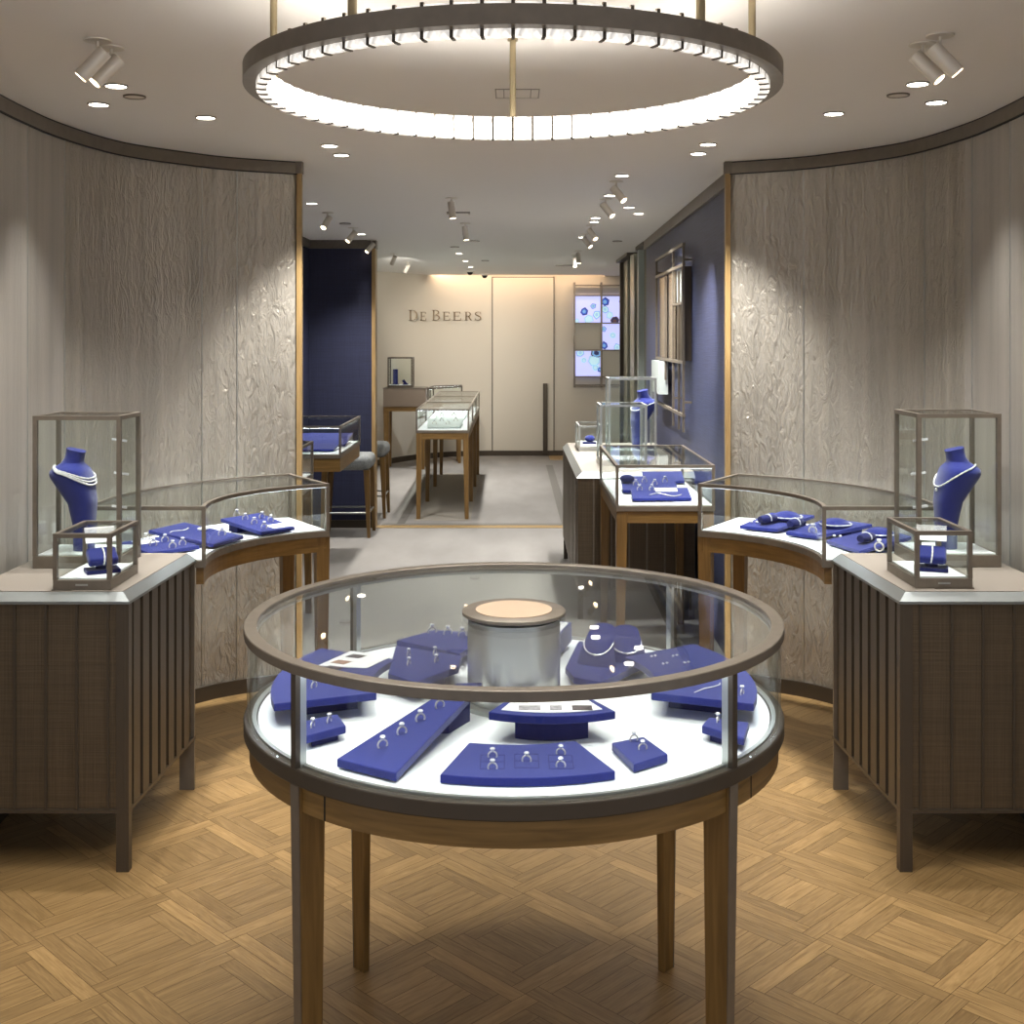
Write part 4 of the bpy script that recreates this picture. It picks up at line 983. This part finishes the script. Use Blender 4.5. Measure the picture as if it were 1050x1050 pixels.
t = thing('bracelet_pillow', 'dark blue bracelet pillow at the left of the second tray by the blue wall', 'bracelet pillow', tuple(on(ch_, .1, .5))); o = on(ch_, .1, .5); b = MB(); b.ball(o + Vector((0, 0, .022)), .024, (1.6, 1, .95), 16); b.build('cushion', 'velvet_dark', t, True)
# bronze counter behind it
t = thing('rear_counter', 'bronze woven counter along the blue wall behind the lit showcase', 'counter', (.72, 7.5, 0))
b = MB(); b.box(.37, 1.03, 6.66, 8.5, .18, .80); b.build('body', 'counter', t)
b = MB()
for x in (.46, .56, .66, .76, .86, .96): b.box(x - .004, x + .004, 6.65, 6.66, .18, .80)
for y in [6.75 + .16 * k for k in range(11)]: b.box(.362, .37, y - .004, y + .07, .18, .80)
b.box(.362, 1.03, 6.648, 6.66, .17, .182); b.build('panel_ribs', 'bronze', t)
b = MB()
for x, y in ((.37, 6.66), (.37, 8.46), (1.0, 6.66), (1.0, 8.46)): b.box(x, x + .03, y, y + .03, 0.006, .18)
b.build('feet', 'bronze_dark', t)
b = MB(); o = [(.362, 6.65), (1.03, 6.65), (1.03, 8.5), (.362, 8.5)]; i = [(.395, 6.69), (1.03, 6.69), (1.03, 8.5), (.395, 8.5)]; b.hexa([p + (.80,) for p in o], [p + (.83,) for p in i]); b.build('silver_edge', 'chamfer', t)
b = MB(); b.box(.396, 1.03, 6.691, 8.5, .8295, .832); b.build('counter_top', 'countertop', t)
box_case('tall_display_case', 'shorter of the two tall glass cases on the rear counter', .52, .80, 7.0, 7.28, CT, 1.193, .03, .013, 'tall cases on the rear counter', frame='steel')
box_case('tall_display_case', 'taller of the two tall glass cases on the rear counter with a necklace bust', .62, .93, 7.6, 7.86, CT, 1.33, .03, .013, 'tall cases on the rear counter', frame='steel')
bust('blue velvet necklace bust in the taller rear counter case', .84, 7.73, CT + .034, PI + .4, 1.12, 'silver necklace on the bust in the taller rear counter case')
box_case('small_display_case', 'low glass box at the far end of the rear counter', .445, .60, 7.9, 8.3, CT, 1.0, .03, .012, frame='steel')
o = Vector((.53, 8.05, CT + .034)); t = thing('bracelet_stand', 'blue bracelet stand inside the low box on the rear counter', 'bracelet stand', tuple(o)); b = MB(); b.box(.48, .57, 8.01, 8.09, CT + .034, CT + .048); b.build('foot', 'velvet_dark', t); b = MB(); b.ball((.53, 8.05, CT + .07), .03, (1.2, 1, .8), 14); b.build('pad', 'velvet', t, True)
# left bay
box_case('glass_showcase', 'glass showcase on oak apron in the left bay beside the navy wall', -1.66, -1.15, 7.95, 8.98, .776, .994, .026, .014, GB, lit='led_soft', legs=[(-1.66, 7.95), (-1.66, 8.98)], apron=.09)
rtray('front blue tray in the left bay showcase', -1.62, -1.22, 8.06, 8.34, .826, .845, .806)
rtray('rear blue tray in the left bay showcase', -1.60, -1.19, 8.42, 8.8, .828, .88, .806)
box_case('glass_showcase', 'glass showcase just behind the end of the left crinkled wall', -1.66, -1.148, 5.75, 6.84, .776, .994, .026, .014, GB, lit='led_soft', legs=[(-1.66, 5.75), (-1.66, 6.84), (-1.15, 6.84)], apron=.055)
def stool(label, x, y):
    t = thing('bar_stool', label, 'stool', (x, y, 0), 'grey upholstered stools')
    b = MB(); b.box(x - .20, x + .20, y - .19, y + .19, .535, .655); b.build('seat', 'stool', t, True, bevel=.045, segs=4)
    for sx in (-1, 1):
        for sy in (-1, 1):
            b = MB(); cx, cy = x + sx * .165, y + sy * .155; dx, dy = x + sx * .185, y + sy * .175
            b.hexa([(dx - .012, dy - .012, .006), (dx + .012, dy - .012, .006), (dx + .012, dy + .012, .006), (dx - .012, dy + .012, .006)], [(cx - .024, cy - .024, .54), (cx + .024, cy - .024, .54), (cx + .024, cy + .024, .54), (cx - .024, cy + .024, .54)]); b.build('leg', 'wood', t)
    for a, c in (((-1, -1), (1, -1)), ((-1, 1), (1, 1)), ((1, -1), (1, 1)), ((-1, -1), (-1, 1))):
        b = MB(); b.cyl((x + a[0] * .18, y + a[1] * .17, .20), (x + c[0] * .18, y + c[1] * .17, .20), .008, n=10); b.build('foot_rail', 'steel', t, True)
stool('grey upholstered stool in front of the navy end wall', -1.315, 9.52)
stool('grey upholstered stool half hidden behind the edge of the navy wall', -1.30, 10.52)
# centre row
box_case('glass_showcase', 'long lit glass showcase standing free in the middle of the grey carpet', -.835, -.372, 10.26, 13.62, .757, .966, .024, .014, GB, lit='led', dividers=(11.38, 12.5), legs=[(-.835, 10.26), (-.372, 10.26), (-.835, 11.38), (-.372, 11.38), (-.835, 12.5), (-.372, 12.5), (-.835, 13.62), (-.372, 13.62)], apron=.055)
for k, (y0, y1, w) in enumerate(((10.4, 10.95, 'front'), (11.5, 12.1, 'middle'), (12.7, 13.3, 'rear'))):
    c = [(-.74, y0, .80), (-.46, y0 + .02, .80), (-.44, y1, .84), (-.78, y1 - .04, .84)]
    t = thing('display_tray', 'pale grey display tray in the %s bay of the long free standing showcase' % w, 'tray', (-.6, (y0 + y1) / 2, .785), 'pale trays in the long showcase')
    b = MB(); b.hexa([(p[0], p[1], p[2] - .014) for p in c], c); b.build('board', 'frost', t)
    b = MB(); b.box(-.7, -.5, y1 - .12, y1 - .05, .785, .822); b.build('riser', 'frost', t)
    for j in range(4):
        place(RING, tuple(on(c, .2 + .2 * j, .3 + .35 * (j % 2))), '%s jewel from the left on the %s pale tray of the long showcase' % (('first', 'second', 'third', 'fourth')[j], w), .2, 2.0)
# far desk with tall case and curved vitrine
t = thing('far_display_desk', 'taupe box desk on oak legs before the cream far wall', 'display desk', (-1.28, 14.3, 0))
b = MB(); b.box(-1.535, -1.03, 14.1, 14.5, .755, .972); b.build('body', 'taupe', t, bevel=.004)
b = MB(); b.box(-1.54, -1.025, 14.095, 14.5, .972, .98); b.build('top', 'bronze', t)
b = MB(); b.box(-1.53, -1.03, 14.11, 14.5, .70, .755); b.build('apron', 'wood_rail', t)
for x, y in ((-1.50, 14.14), (-1.07, 14.14), (-1.50, 14.46), (-1.07, 14.46)):
    b = MB(); b.hexa([(x - .025, y - .02, .006), (x + .025, y - .02, .006), (x + .025, y + .02, .006), (x - .025, y + .02, .006)], [(x - .035, y - .03, .755), (x + .035, y - .03, .755), (x + .035, y + .03, .755), (x - .035, y + .03, .755)]); b.build('leg', 'wood', t)
    if x > -1.2 and y < 14.2: pass
box_case('tall_display_case', 'tall glass case with a dark figure stand on the far taupe desk', -1.487, -1.19, 14.13, 14.4, .981, 1.345, .03, .016, frame='bronze_dark')
t = thing('earring_stand', 'slim dark blue display pillar inside the far tall glass case', 'stand', (-1.4, 14.25, 1.015)); b = MB(); b.box(-1.43, -1.375, 14.22, 14.28, 1.015, 1.2); b.build('pillar', 'velvet_dark', t); b = MB(); b.box(-1.45, -1.36, 14.2, 14.3, 1.0151, 1.022); b.build('foot', 'velvet_dark', t)
t = thing('ring_stand', 'little dark blue ring finger stand inside the far tall glass case', 'stand', (-1.28, 14.22, 1.015)); b = MB(); b.bar((-1.27, 14.22, 1.017), (-1.31, 14.22, 1.07), .03); b.build('finger', 'velvet_dark', t); b = MB(); b.box(-1.31, -1.25, 14.19, 14.25, 1.0151, 1.03); b.build('foot', 'velvet_dark', t)
vp = ccw([(-1.015, 14.2), (-.62, 14.82), (-.64, 15.2), (-1.0, 14.95), (-1.015, 14.55)])
t = thing('far_vitrine', 'pale angled glass vitrine beside the taupe desk at the far wall', 'showcase', (-.85, 14.7, 0))
b = MB(); b.prism(vp, .757, .782); b.build('base', 'bronze', t)
b = MB(); b.ring(vp, offset(vp, .016), .956, .972)
for k in range(5): p = Vector(vp[k]); q = Vector(offset(vp, .016)[k]); b.box(min(p.x, q.x), max(p.x, q.x), min(p.y, q.y), max(p.y, q.y), .782, .956)
b.build('frame', 'bronze_dark', t)
b = MB(); b.prism(offset(vp, .016), .782, .786); b.build('deck', 'deck', t)
for k in range(5):
    A, B = offset(vp, .006), offset(vp, .010); j = (k + 1) % 5
    b = MB(); b.strip([A[k], A[j]], [B[k], B[j]], .786, .956); b.build('glass_pane', 'glass', t)
b = MB(); b.prism(offset(vp, .016), .962, .967); b.build('top_glass', 'glass_top', t)
b = MB(); b.ring(offset(vp, .0105), offset(vp, .0155), .9552, .956); b.build('led_strip', 'led_soft', t)
b = MB(); b.ring(offset(vp, .006), offset(vp, .03), .70, .757); b.build('apron', 'wood_rail', t)
for x, y in ((-.66, 14.86), (-.69, 15.1), (-.97, 14.85)):
    b = MB(); b.hexa([(x - .018, y - .018, .006), (x + .018, y - .018, .006), (x + .018, y + .018, .006), (x - .018, y + .018, .006)], [(x - .028, y - .028, .757), (x + .028, y - .028, .757), (x + .028, y + .028, .757), (x - .028, y + .028, .757)]); b.build('leg', 'wood', t)

# ------------------------------------------------------------------ the ring chandelier
RX, RY, RR = .002, 2.605, .581
T = thing('ring_chandelier', 'large bronze ring chandelier lined with glowing crystal blocks hung from the ceiling', 'chandelier', (RX, RY, 2.14))
rc = lambda r, n=128: [(RX + r * math.cos(2 * PI * i / n), RY + r * math.sin(2 * PI * i / n)) for i in range(n)]
b = MB(); b.ring(rc(RR), rc(RR - .010), 2.134, 2.170); b.ring(rc(RR - .010), rc(RR - .030), 2.134, 2.139); b.ring(rc(RR - .010), rc(RR - .030), 2.165, 2.170); b.build('bronze_hoop', 'bronze', T, True)
NC = 64; cm = None
for k in range(NC):
    a = 2 * PI * (k + .5) / NC
    if cm is None:
        b = MB(); da = PI / NC * .88
        bo = [(RX + r * math.cos(a + s * da), RY + r * math.sin(a + s * da)) for r, s in ((RR - .028, -1), (RR - .028, 0), (RR - .028, 1), (RR - .048, 1), (RR - .050, 0), (RR - .048, -1))]
        b.hexa([p + (2.122,) for p in bo], [p + (2.181,) for p in bo]); cm = b.build('crystal', ['crystal', 'crystal_core', 'crystal_uplight'], T); a00 = a
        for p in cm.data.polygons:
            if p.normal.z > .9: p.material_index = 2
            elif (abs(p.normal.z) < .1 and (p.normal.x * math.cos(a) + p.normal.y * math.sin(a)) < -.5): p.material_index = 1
        ctr = Vector((RX, RY, 2.14))
    else:
        o = cm.copy(); C.objects.link(o); o.parent = T; o.rotation_euler = (0, 0, a - a00)
cm = None
for k in range(NC):
    a = 2 * PI * k / NC
    if cm is None:
        b = MB(); b.box(RX + RR - .0335, RX + RR - .028, RY - .0034, RY + .0034, 2.1205, 2.186); b.box(RX + RR - .05, RX + RR - .0335, RY - .003, RY + .003, 2.1195, 2.1235); cm = b.build('clip', 'bronze_dark', T)
    else:
        o = cm.copy(); C.objects.link(o); o.parent = T; o.rotation_euler = (0, 0, a)
for ang in (90, 167, 13, 239.5, 307):
    a = math.radians(ang); x, y = RX + (RR - .014) * math.cos(a), RY + (RR - .014) * math.sin(a)
    b = MB(); b.cyl((x, y, 2.168), (x, y, CEIL), .0085, n=14); b.cyl((x, y, CEIL - .006), (x, y, CEIL), .014, n=16); b.build('rod', 'rod', T, True)
# ------------------------------------------------------------------ ceiling fittings
def cp(px, py): return P(px, py, CEIL)
def down_proto(lit):
    t = thing('recessed_downlight', '', 'downlight', (0, 0, 0), 'recessed ceiling downlights' if lit else 'unlit ceiling fittings')
    b = MB(); n = 28; A = [(.037 * math.cos(2 * PI * i / n), .037 * math.sin(2 * PI * i / n)) for i in range(n)]; B = [(p[0] * .87, p[1] * .87) for p in A]
    b.ring(A, B, -.005, .0); b.build('trim_ring', 'fixture_grey' if lit else 'bronze', t, True)
    b = MB(); b.lathe([(.032, -.0035), (.032, -.001)], n=28); b.build('lens', 'lamp' if lit else 'fixture', t)
    return t
DL = down_proto(True); DU = down_proto(False); DU.name = 'ceiling_speaker'; DU['category'] = 'ceiling fitting'
OFF['ceiling_speaker'] = Vector()
def downlight(px, py, label, watts=0, target=None, size=75, lit=True, s=1.0, col=(1, .98, .945), k=1.15):
    x, y, z = cp(px, py); o = place(DL if lit else DU, (x, y, CEIL), label, 0, s)
    if watts:
        l = bpy.data.lights.new('downlight_beam', 'SPOT'); l.energy = watts * k; l.spot_size = math.radians(size + 18); l.spot_blend = 1.0; l.color = col; l.shadow_soft_size = .035
        lo = bpy.data.objects.new('downlight_beam', l); C.objects.link(lo); lo.location = (x, y, CEIL - .012)
        if target: lo.rotation_euler = (Vector(target) - Vector((x, y, CEIL))).to_track_quat('-Z', 'Y').to_euler()
    return o
W = 1.0
downlight(119, 87.5, 'lit recessed downlight right below the left twin spotlights', 46, (-1.42, 3.75, 0), 54)
downlight(101, 106.5, 'lit recessed downlight closest to the left curved cornice', 46, (-1.5, 4.2, 0), 54)
downlight(211, 120, 'lit recessed downlight alone between the left cornice and the ring chandelier', 80, (-1.27, 4.72, 0), 50)
downlight(338, 149, 'nearer of the two downlights under the left rim of the ring chandelier', 46, (-.9, 4.9, .6), 75)
downlight(350, 158.5, 'farther of the two downlights under the left rim of the ring chandelier', 150, (-1.07, 5.33, .55), 44)
downlight(941, 85.5, 'lit recessed downlight right below the right twin spotlights', 46, (1.43, 3.75, 0), 54)
downlight(960, 104.5, 'lit recessed downlight closest to the right curved cornice', 46, (1.5, 4.2, 0), 54)
downlight(855, 116, 'lit recessed downlight alone between the right cornice and the ring chandelier', 80, (1.29, 4.72, 0), 50)
downlight(726, 147.5, 'nearer of the two downlights under the right rim of the ring chandelier', 46, (.9, 4.9, .6), 75)
downlight(716, 157, 'farther of the two downlights under the right rim of the ring chandelier', 150, (1.085, 5.33, .55), 44)
downlight(138, 98.5, 'unlit bronze rimmed ceiling disc beside the left pair of downlights', lit=False)
downlight(921, 97, 'unlit bronze rimmed ceiling disc beside the right pair of downlights', lit=False)
for px, py, lab, w in ((319.7, 208.2, 'lit downlight at the edge of the left crinkled wall', 40), (370.5, 239.7, 'lit downlight just before the navy end wall cornice', 40), (637.7, 179.6, 'lit downlight above the first pair of right spotlights', 45), (625.4, 200, 'lit downlight between the first pair of right spotlights', 45), (645, 212.3, 'nearer of two lit downlights near the blue wall cornice', 40), (655, 218.7, 'farther of two lit downlights near the blue wall cornice', 40),
                       (610.7, 223, 'nearer of two lit downlights before the second spotlight pair', 40), (609.4, 227, 'farther of two lit downlights before the second spotlight pair', 40), (597, 243, 'lit downlight left of the second right spotlight pair', 40), (470.7, 259.7, 'nearest lit downlight of the three in line over the long showcase', 40), (477.4, 267.4, 'middle lit downlight of the three in line over the long showcase', 40), (482.4, 273.6, 'farthest lit downlight of the three in line over the long showcase', 40)):
    downlight(px, py, lab, w, size=90, k=2.3 if py < 235 else 3.8)
for px, py, lab in ((353.9, 229, 'unlit ceiling disc between the left bay spotlights'), (466.3, 253, 'unlit ceiling disc left of the three downlights in line'), (486.9, 246.8, 'unlit ceiling disc nearest right of the line of downlights'), (497.5, 267, 'unlit ceiling disc farthest right of the line of downlights'), (633, 247, 'unlit ceiling disc above the ribbed glass bays')):
    downlight(px, py, lab, lit=False, s=1.1)
def spot_proto(tilt):
    t = thing('ceiling_spotlight', '', 'spotlight', (0, 0, 0), 'cylindrical ceiling spotlights'); t.name = 'ceiling_spotlight'
    b = MB(); b.lathe([(.036, -.004), (.037, 0)], n=28); b.build('canopy', 'fixture', t, True)
    b = MB(); b.cyl((0, 0, -.003), (0, 0, -.045), .004, n=10); b.build('stem', 'fixture', t)
    d = Vector((math.sin(tilt), 0, -math.cos(tilt))); c = Vector((0, 0, -.052))
    b = MB(); b.cyl(c - d * .03, c + d * .066, .0205, n=24); bd = b.build('body', 'fixture', t, True, bevel=.002)
    b = MB(); b.cyl(c + d * .0655, c + d * .0675, .0165, n=24); b.build('lens', 'lamp_warm', t)
    return t
S40 = spot_proto(.72); S10 = spot_proto(.12)
def ceil_spot(px, py, label, rot, proto=None, target=None, watts=0, size=52):
    x, y, z = cp(px, py); o = place(proto or S40, (x, y, CEIL), label, rot)
    if watts and target:
        tl = .12 if proto is S10 else .72; d = Vector((math.sin(tl) * math.cos(rot), math.sin(tl) * math.sin(rot), -math.cos(tl))); p = Vector((x, y, CEIL - .052)) + d * .075
        spot(None, p, target, watts, size, 1, rad=.02)
ceil_spot(100, 41, 'left cylinder of the twin spotlights over the left counter', PI + .15, target=(-1.55, 4.0, 1.1), watts=26, size=60)
ceil_spot(114, 48.6, 'right cylinder of the twin spotlights over the left counter', PI + .45, target=(-1.35, 3.7, .85), watts=18, size=60)
ceil_spot(964, 36, 'right cylinder of the twin spotlights over the right counter', -.15, target=(1.58, 4.0, 1.1), watts=26, size=60)
ceil_spot(946, 45, 'left cylinder of the twin spotlights over the right counter', -.45, target=(1.35, 3.7, .85), watts=18, size=60)
for px, py, lab, r, pr, tg, w in ((336, 218, 'nearest of the left bay spotlights over the bay showcases', -2.1, S40, None, 0), (362, 233.5, 'middle of the left bay spotlights over the bay showcases', -2.6, S40, (-1.4, 8.5, .9), 60), (381, 246, 'spotlight hanging right before the corner of the navy end wall', -2.6, S40, (-1.3, 9.4, .6), 40),
                                 (404, 260, 'nearer spotlight aimed at the lettering on the far wall', 2.2, S40, (-1.1, 15.6, 1.6), 150), (418, 269, 'farther spotlight aimed at the lettering on the far wall', 2.4, S40, (-.6, 15.7, 1.4), 150), (463, 203, 'upright spotlight nearest the ring chandelier on the ceiling bracket', 0, S10, None, 0), (477, 229, 'upright spotlight at the far end of the ceiling bracket', 0, S10, (-.6, 10.8, .8), 60),
                                 (632, 186, 'nearer spotlight of the first pair along the blue wall', -.6, S40, (1.07, 6.5, 1.5), 170), (621, 204, 'farther spotlight of the first pair along the blue wall', -.6, S40, (1.1, 8.2, 1.3), 90), (606, 231, 'nearer spotlight of the second pair along the blue wall', -.8, S40, (1.1, 9.2, 1.3), 90), (600.5, 240, 'farther spotlight of the second pair along the blue wall', -.6, S40, (.75, 7.9, .9), 60), (593, 257, 'nearer spotlight of the small pair close to the far screens', -1.2, S10, (.4, 15.7, 1.1), 170), (589.5, 261.5, 'farther spotlight of the small pair close to the far screens', -1.2, S10, None, 0)):
    ceil_spot(px, py, lab, r, pr, tg, w)
x, y, z = cp(470, 217.4); t = thing('ceiling_bracket', 'thin grey track bracket on the ceiling between two upright spotlights', 'ceiling fitting', (x, y, CEIL)); b = MB(); b.box(x - .075, x + .075, y - .012, y + .012, CEIL - .008, CEIL); b.build('rail', 'fixture_grey', t); b = MB(); b.cyl((x - .07, y, CEIL - .016), (x - .07, y, CEIL - .008), .006); b.cyl((x + .07, y, CEIL - .016), (x + .07, y, CEIL - .008), .006); b.build('end_caps', 'fixture', t)
for px, py, lab in ((482, 277.5, 'small dome camera on the ceiling left of the tall cream door'), (497, 281.0, 'small dome camera above the left edge of the tall cream door')):
    x, y, z = cp(px, py); t = thing('dome_camera', lab, 'camera', (x, y, CEIL)); b = MB(); b.lathe([(.05, -.02), (.06, 0)], (x, y, CEIL), 24); b.build('housing', 'fixture', t, True); b = MB(); b.lathe([(.005, -.055), (.025, -.047), (.038, -.02)], (x, y, CEIL), 24); b.build('dome', 'black', t, True)
x, y, z = cp(579, 272); t = thing('ceiling_vent', 'small grey slotted vent in the ceiling before the far screens', 'vent', (x, y, CEIL)); b = MB(); b.box(x - .1, x + .1, y - .1, y + .1, CEIL - .004, CEIL); b.build('plate', 'fixture_grey', t)
t = thing('ceiling_hatch', 'narrow rectangular flush grille in the ceiling seen inside the ring chandelier', 'vent', (.018, 3.89, CEIL)); b = MB(); b.ring([(-.055, 3.815), (.09, 3.815), (.09, 3.96), (-.055, 3.96)], [(-.051, 3.819), (.086, 3.819), (.086, 3.956), (-.051, 3.956)], CEIL - .0025, CEIL); b.box(-.028, -.025, 3.82, 3.956, CEIL - .002, CEIL); b.box(.060, .063, 3.82, 3.956, CEIL - .002, CEIL); b.build('frame', 'fixture_grey', t); b = MB(); b.box(-.051, .086, 3.819, 3.956, CEIL - .0012, CEIL - .0002); b.build('plate', 'ceiling', t)

# ------------------------------------------------------------------ light and camera
w = bpy.data.worlds.new('World'); bpy.context.scene.world = w; w.use_nodes = True
w.node_tree.nodes['Background'].inputs[0].default_value = (.82, .86, .95, 1); w.node_tree.nodes['Background'].inputs[1].default_value = .6
def area(loc, tgt, sx, sy, watts, col=(1, .95, .88), name='area_lamp'):
    l = bpy.data.lights.new(name, 'AREA'); l.shape = 'RECTANGLE'; l.size = sx; l.size_y = sy; l.energy = watts; l.color = col
    o = bpy.data.objects.new(name, l); C.objects.link(o); o.location = loc; o.rotation_euler = (Vector(tgt) - Vector(loc)).to_track_quat('-Z', 'Y').to_euler(); return o
area((-.3, 15.46, CEIL + .06), (-.3, 15.8, 1.7), 2.9, .04, 5, (1, .80, .62), 'cove_light')
spot(None, (-.75, 1.5, 2.38), (-1.1, 2.6, 0), 24, 75, 1)
spot(None, (.75, 1.5, 2.38), (1.1, 2.6, 0), 24, 75, 1)
for k in range(12):                                      # the down-shining leds in the hoop
    a = 2 * PI * k / 12; p = (RX + .562 * math.cos(a), RY + .562 * math.sin(a), 2.12)
    spot(None, p, (p[0] * 1.25, RY + (p[1] - RY) * 1.25, 0), 14, 125, 1, (1, .975, .94), .05, 'hoop_led')

cam = bpy.data.cameras.new('camera'); co = bpy.data.objects.new('camera', cam); C.objects.link(co)
cam.sensor_width = 36; cam.sensor_fit = 'HORIZONTAL'; cam.lens = 36 * F / 1050; cam.shift_x = 0; cam.shift_y = -(525 - HZ) / 1050
co.location = (0, 0, H); co.rotation_euler = (PI / 2, 0, 0); cam.clip_start = .05
sc = bpy.context.scene; sc.camera = co
vs = sc.view_settings; vs.view_transform = 'Standard'; vs.look = 'None'; vs.gamma = 1; vs.exposure = 0.45; vs.use_curve_mapping = False
cy = sc.cycles; cy.max_bounces = 10; cy.transparent_max_bounces = 40; cy.diffuse_bounces = 4; cy.glossy_bounces = 5; cy.sample_clamp_indirect = 6; cy.use_denoising = True
cy.caustics_reflective = False; cy.caustics_refractive = False
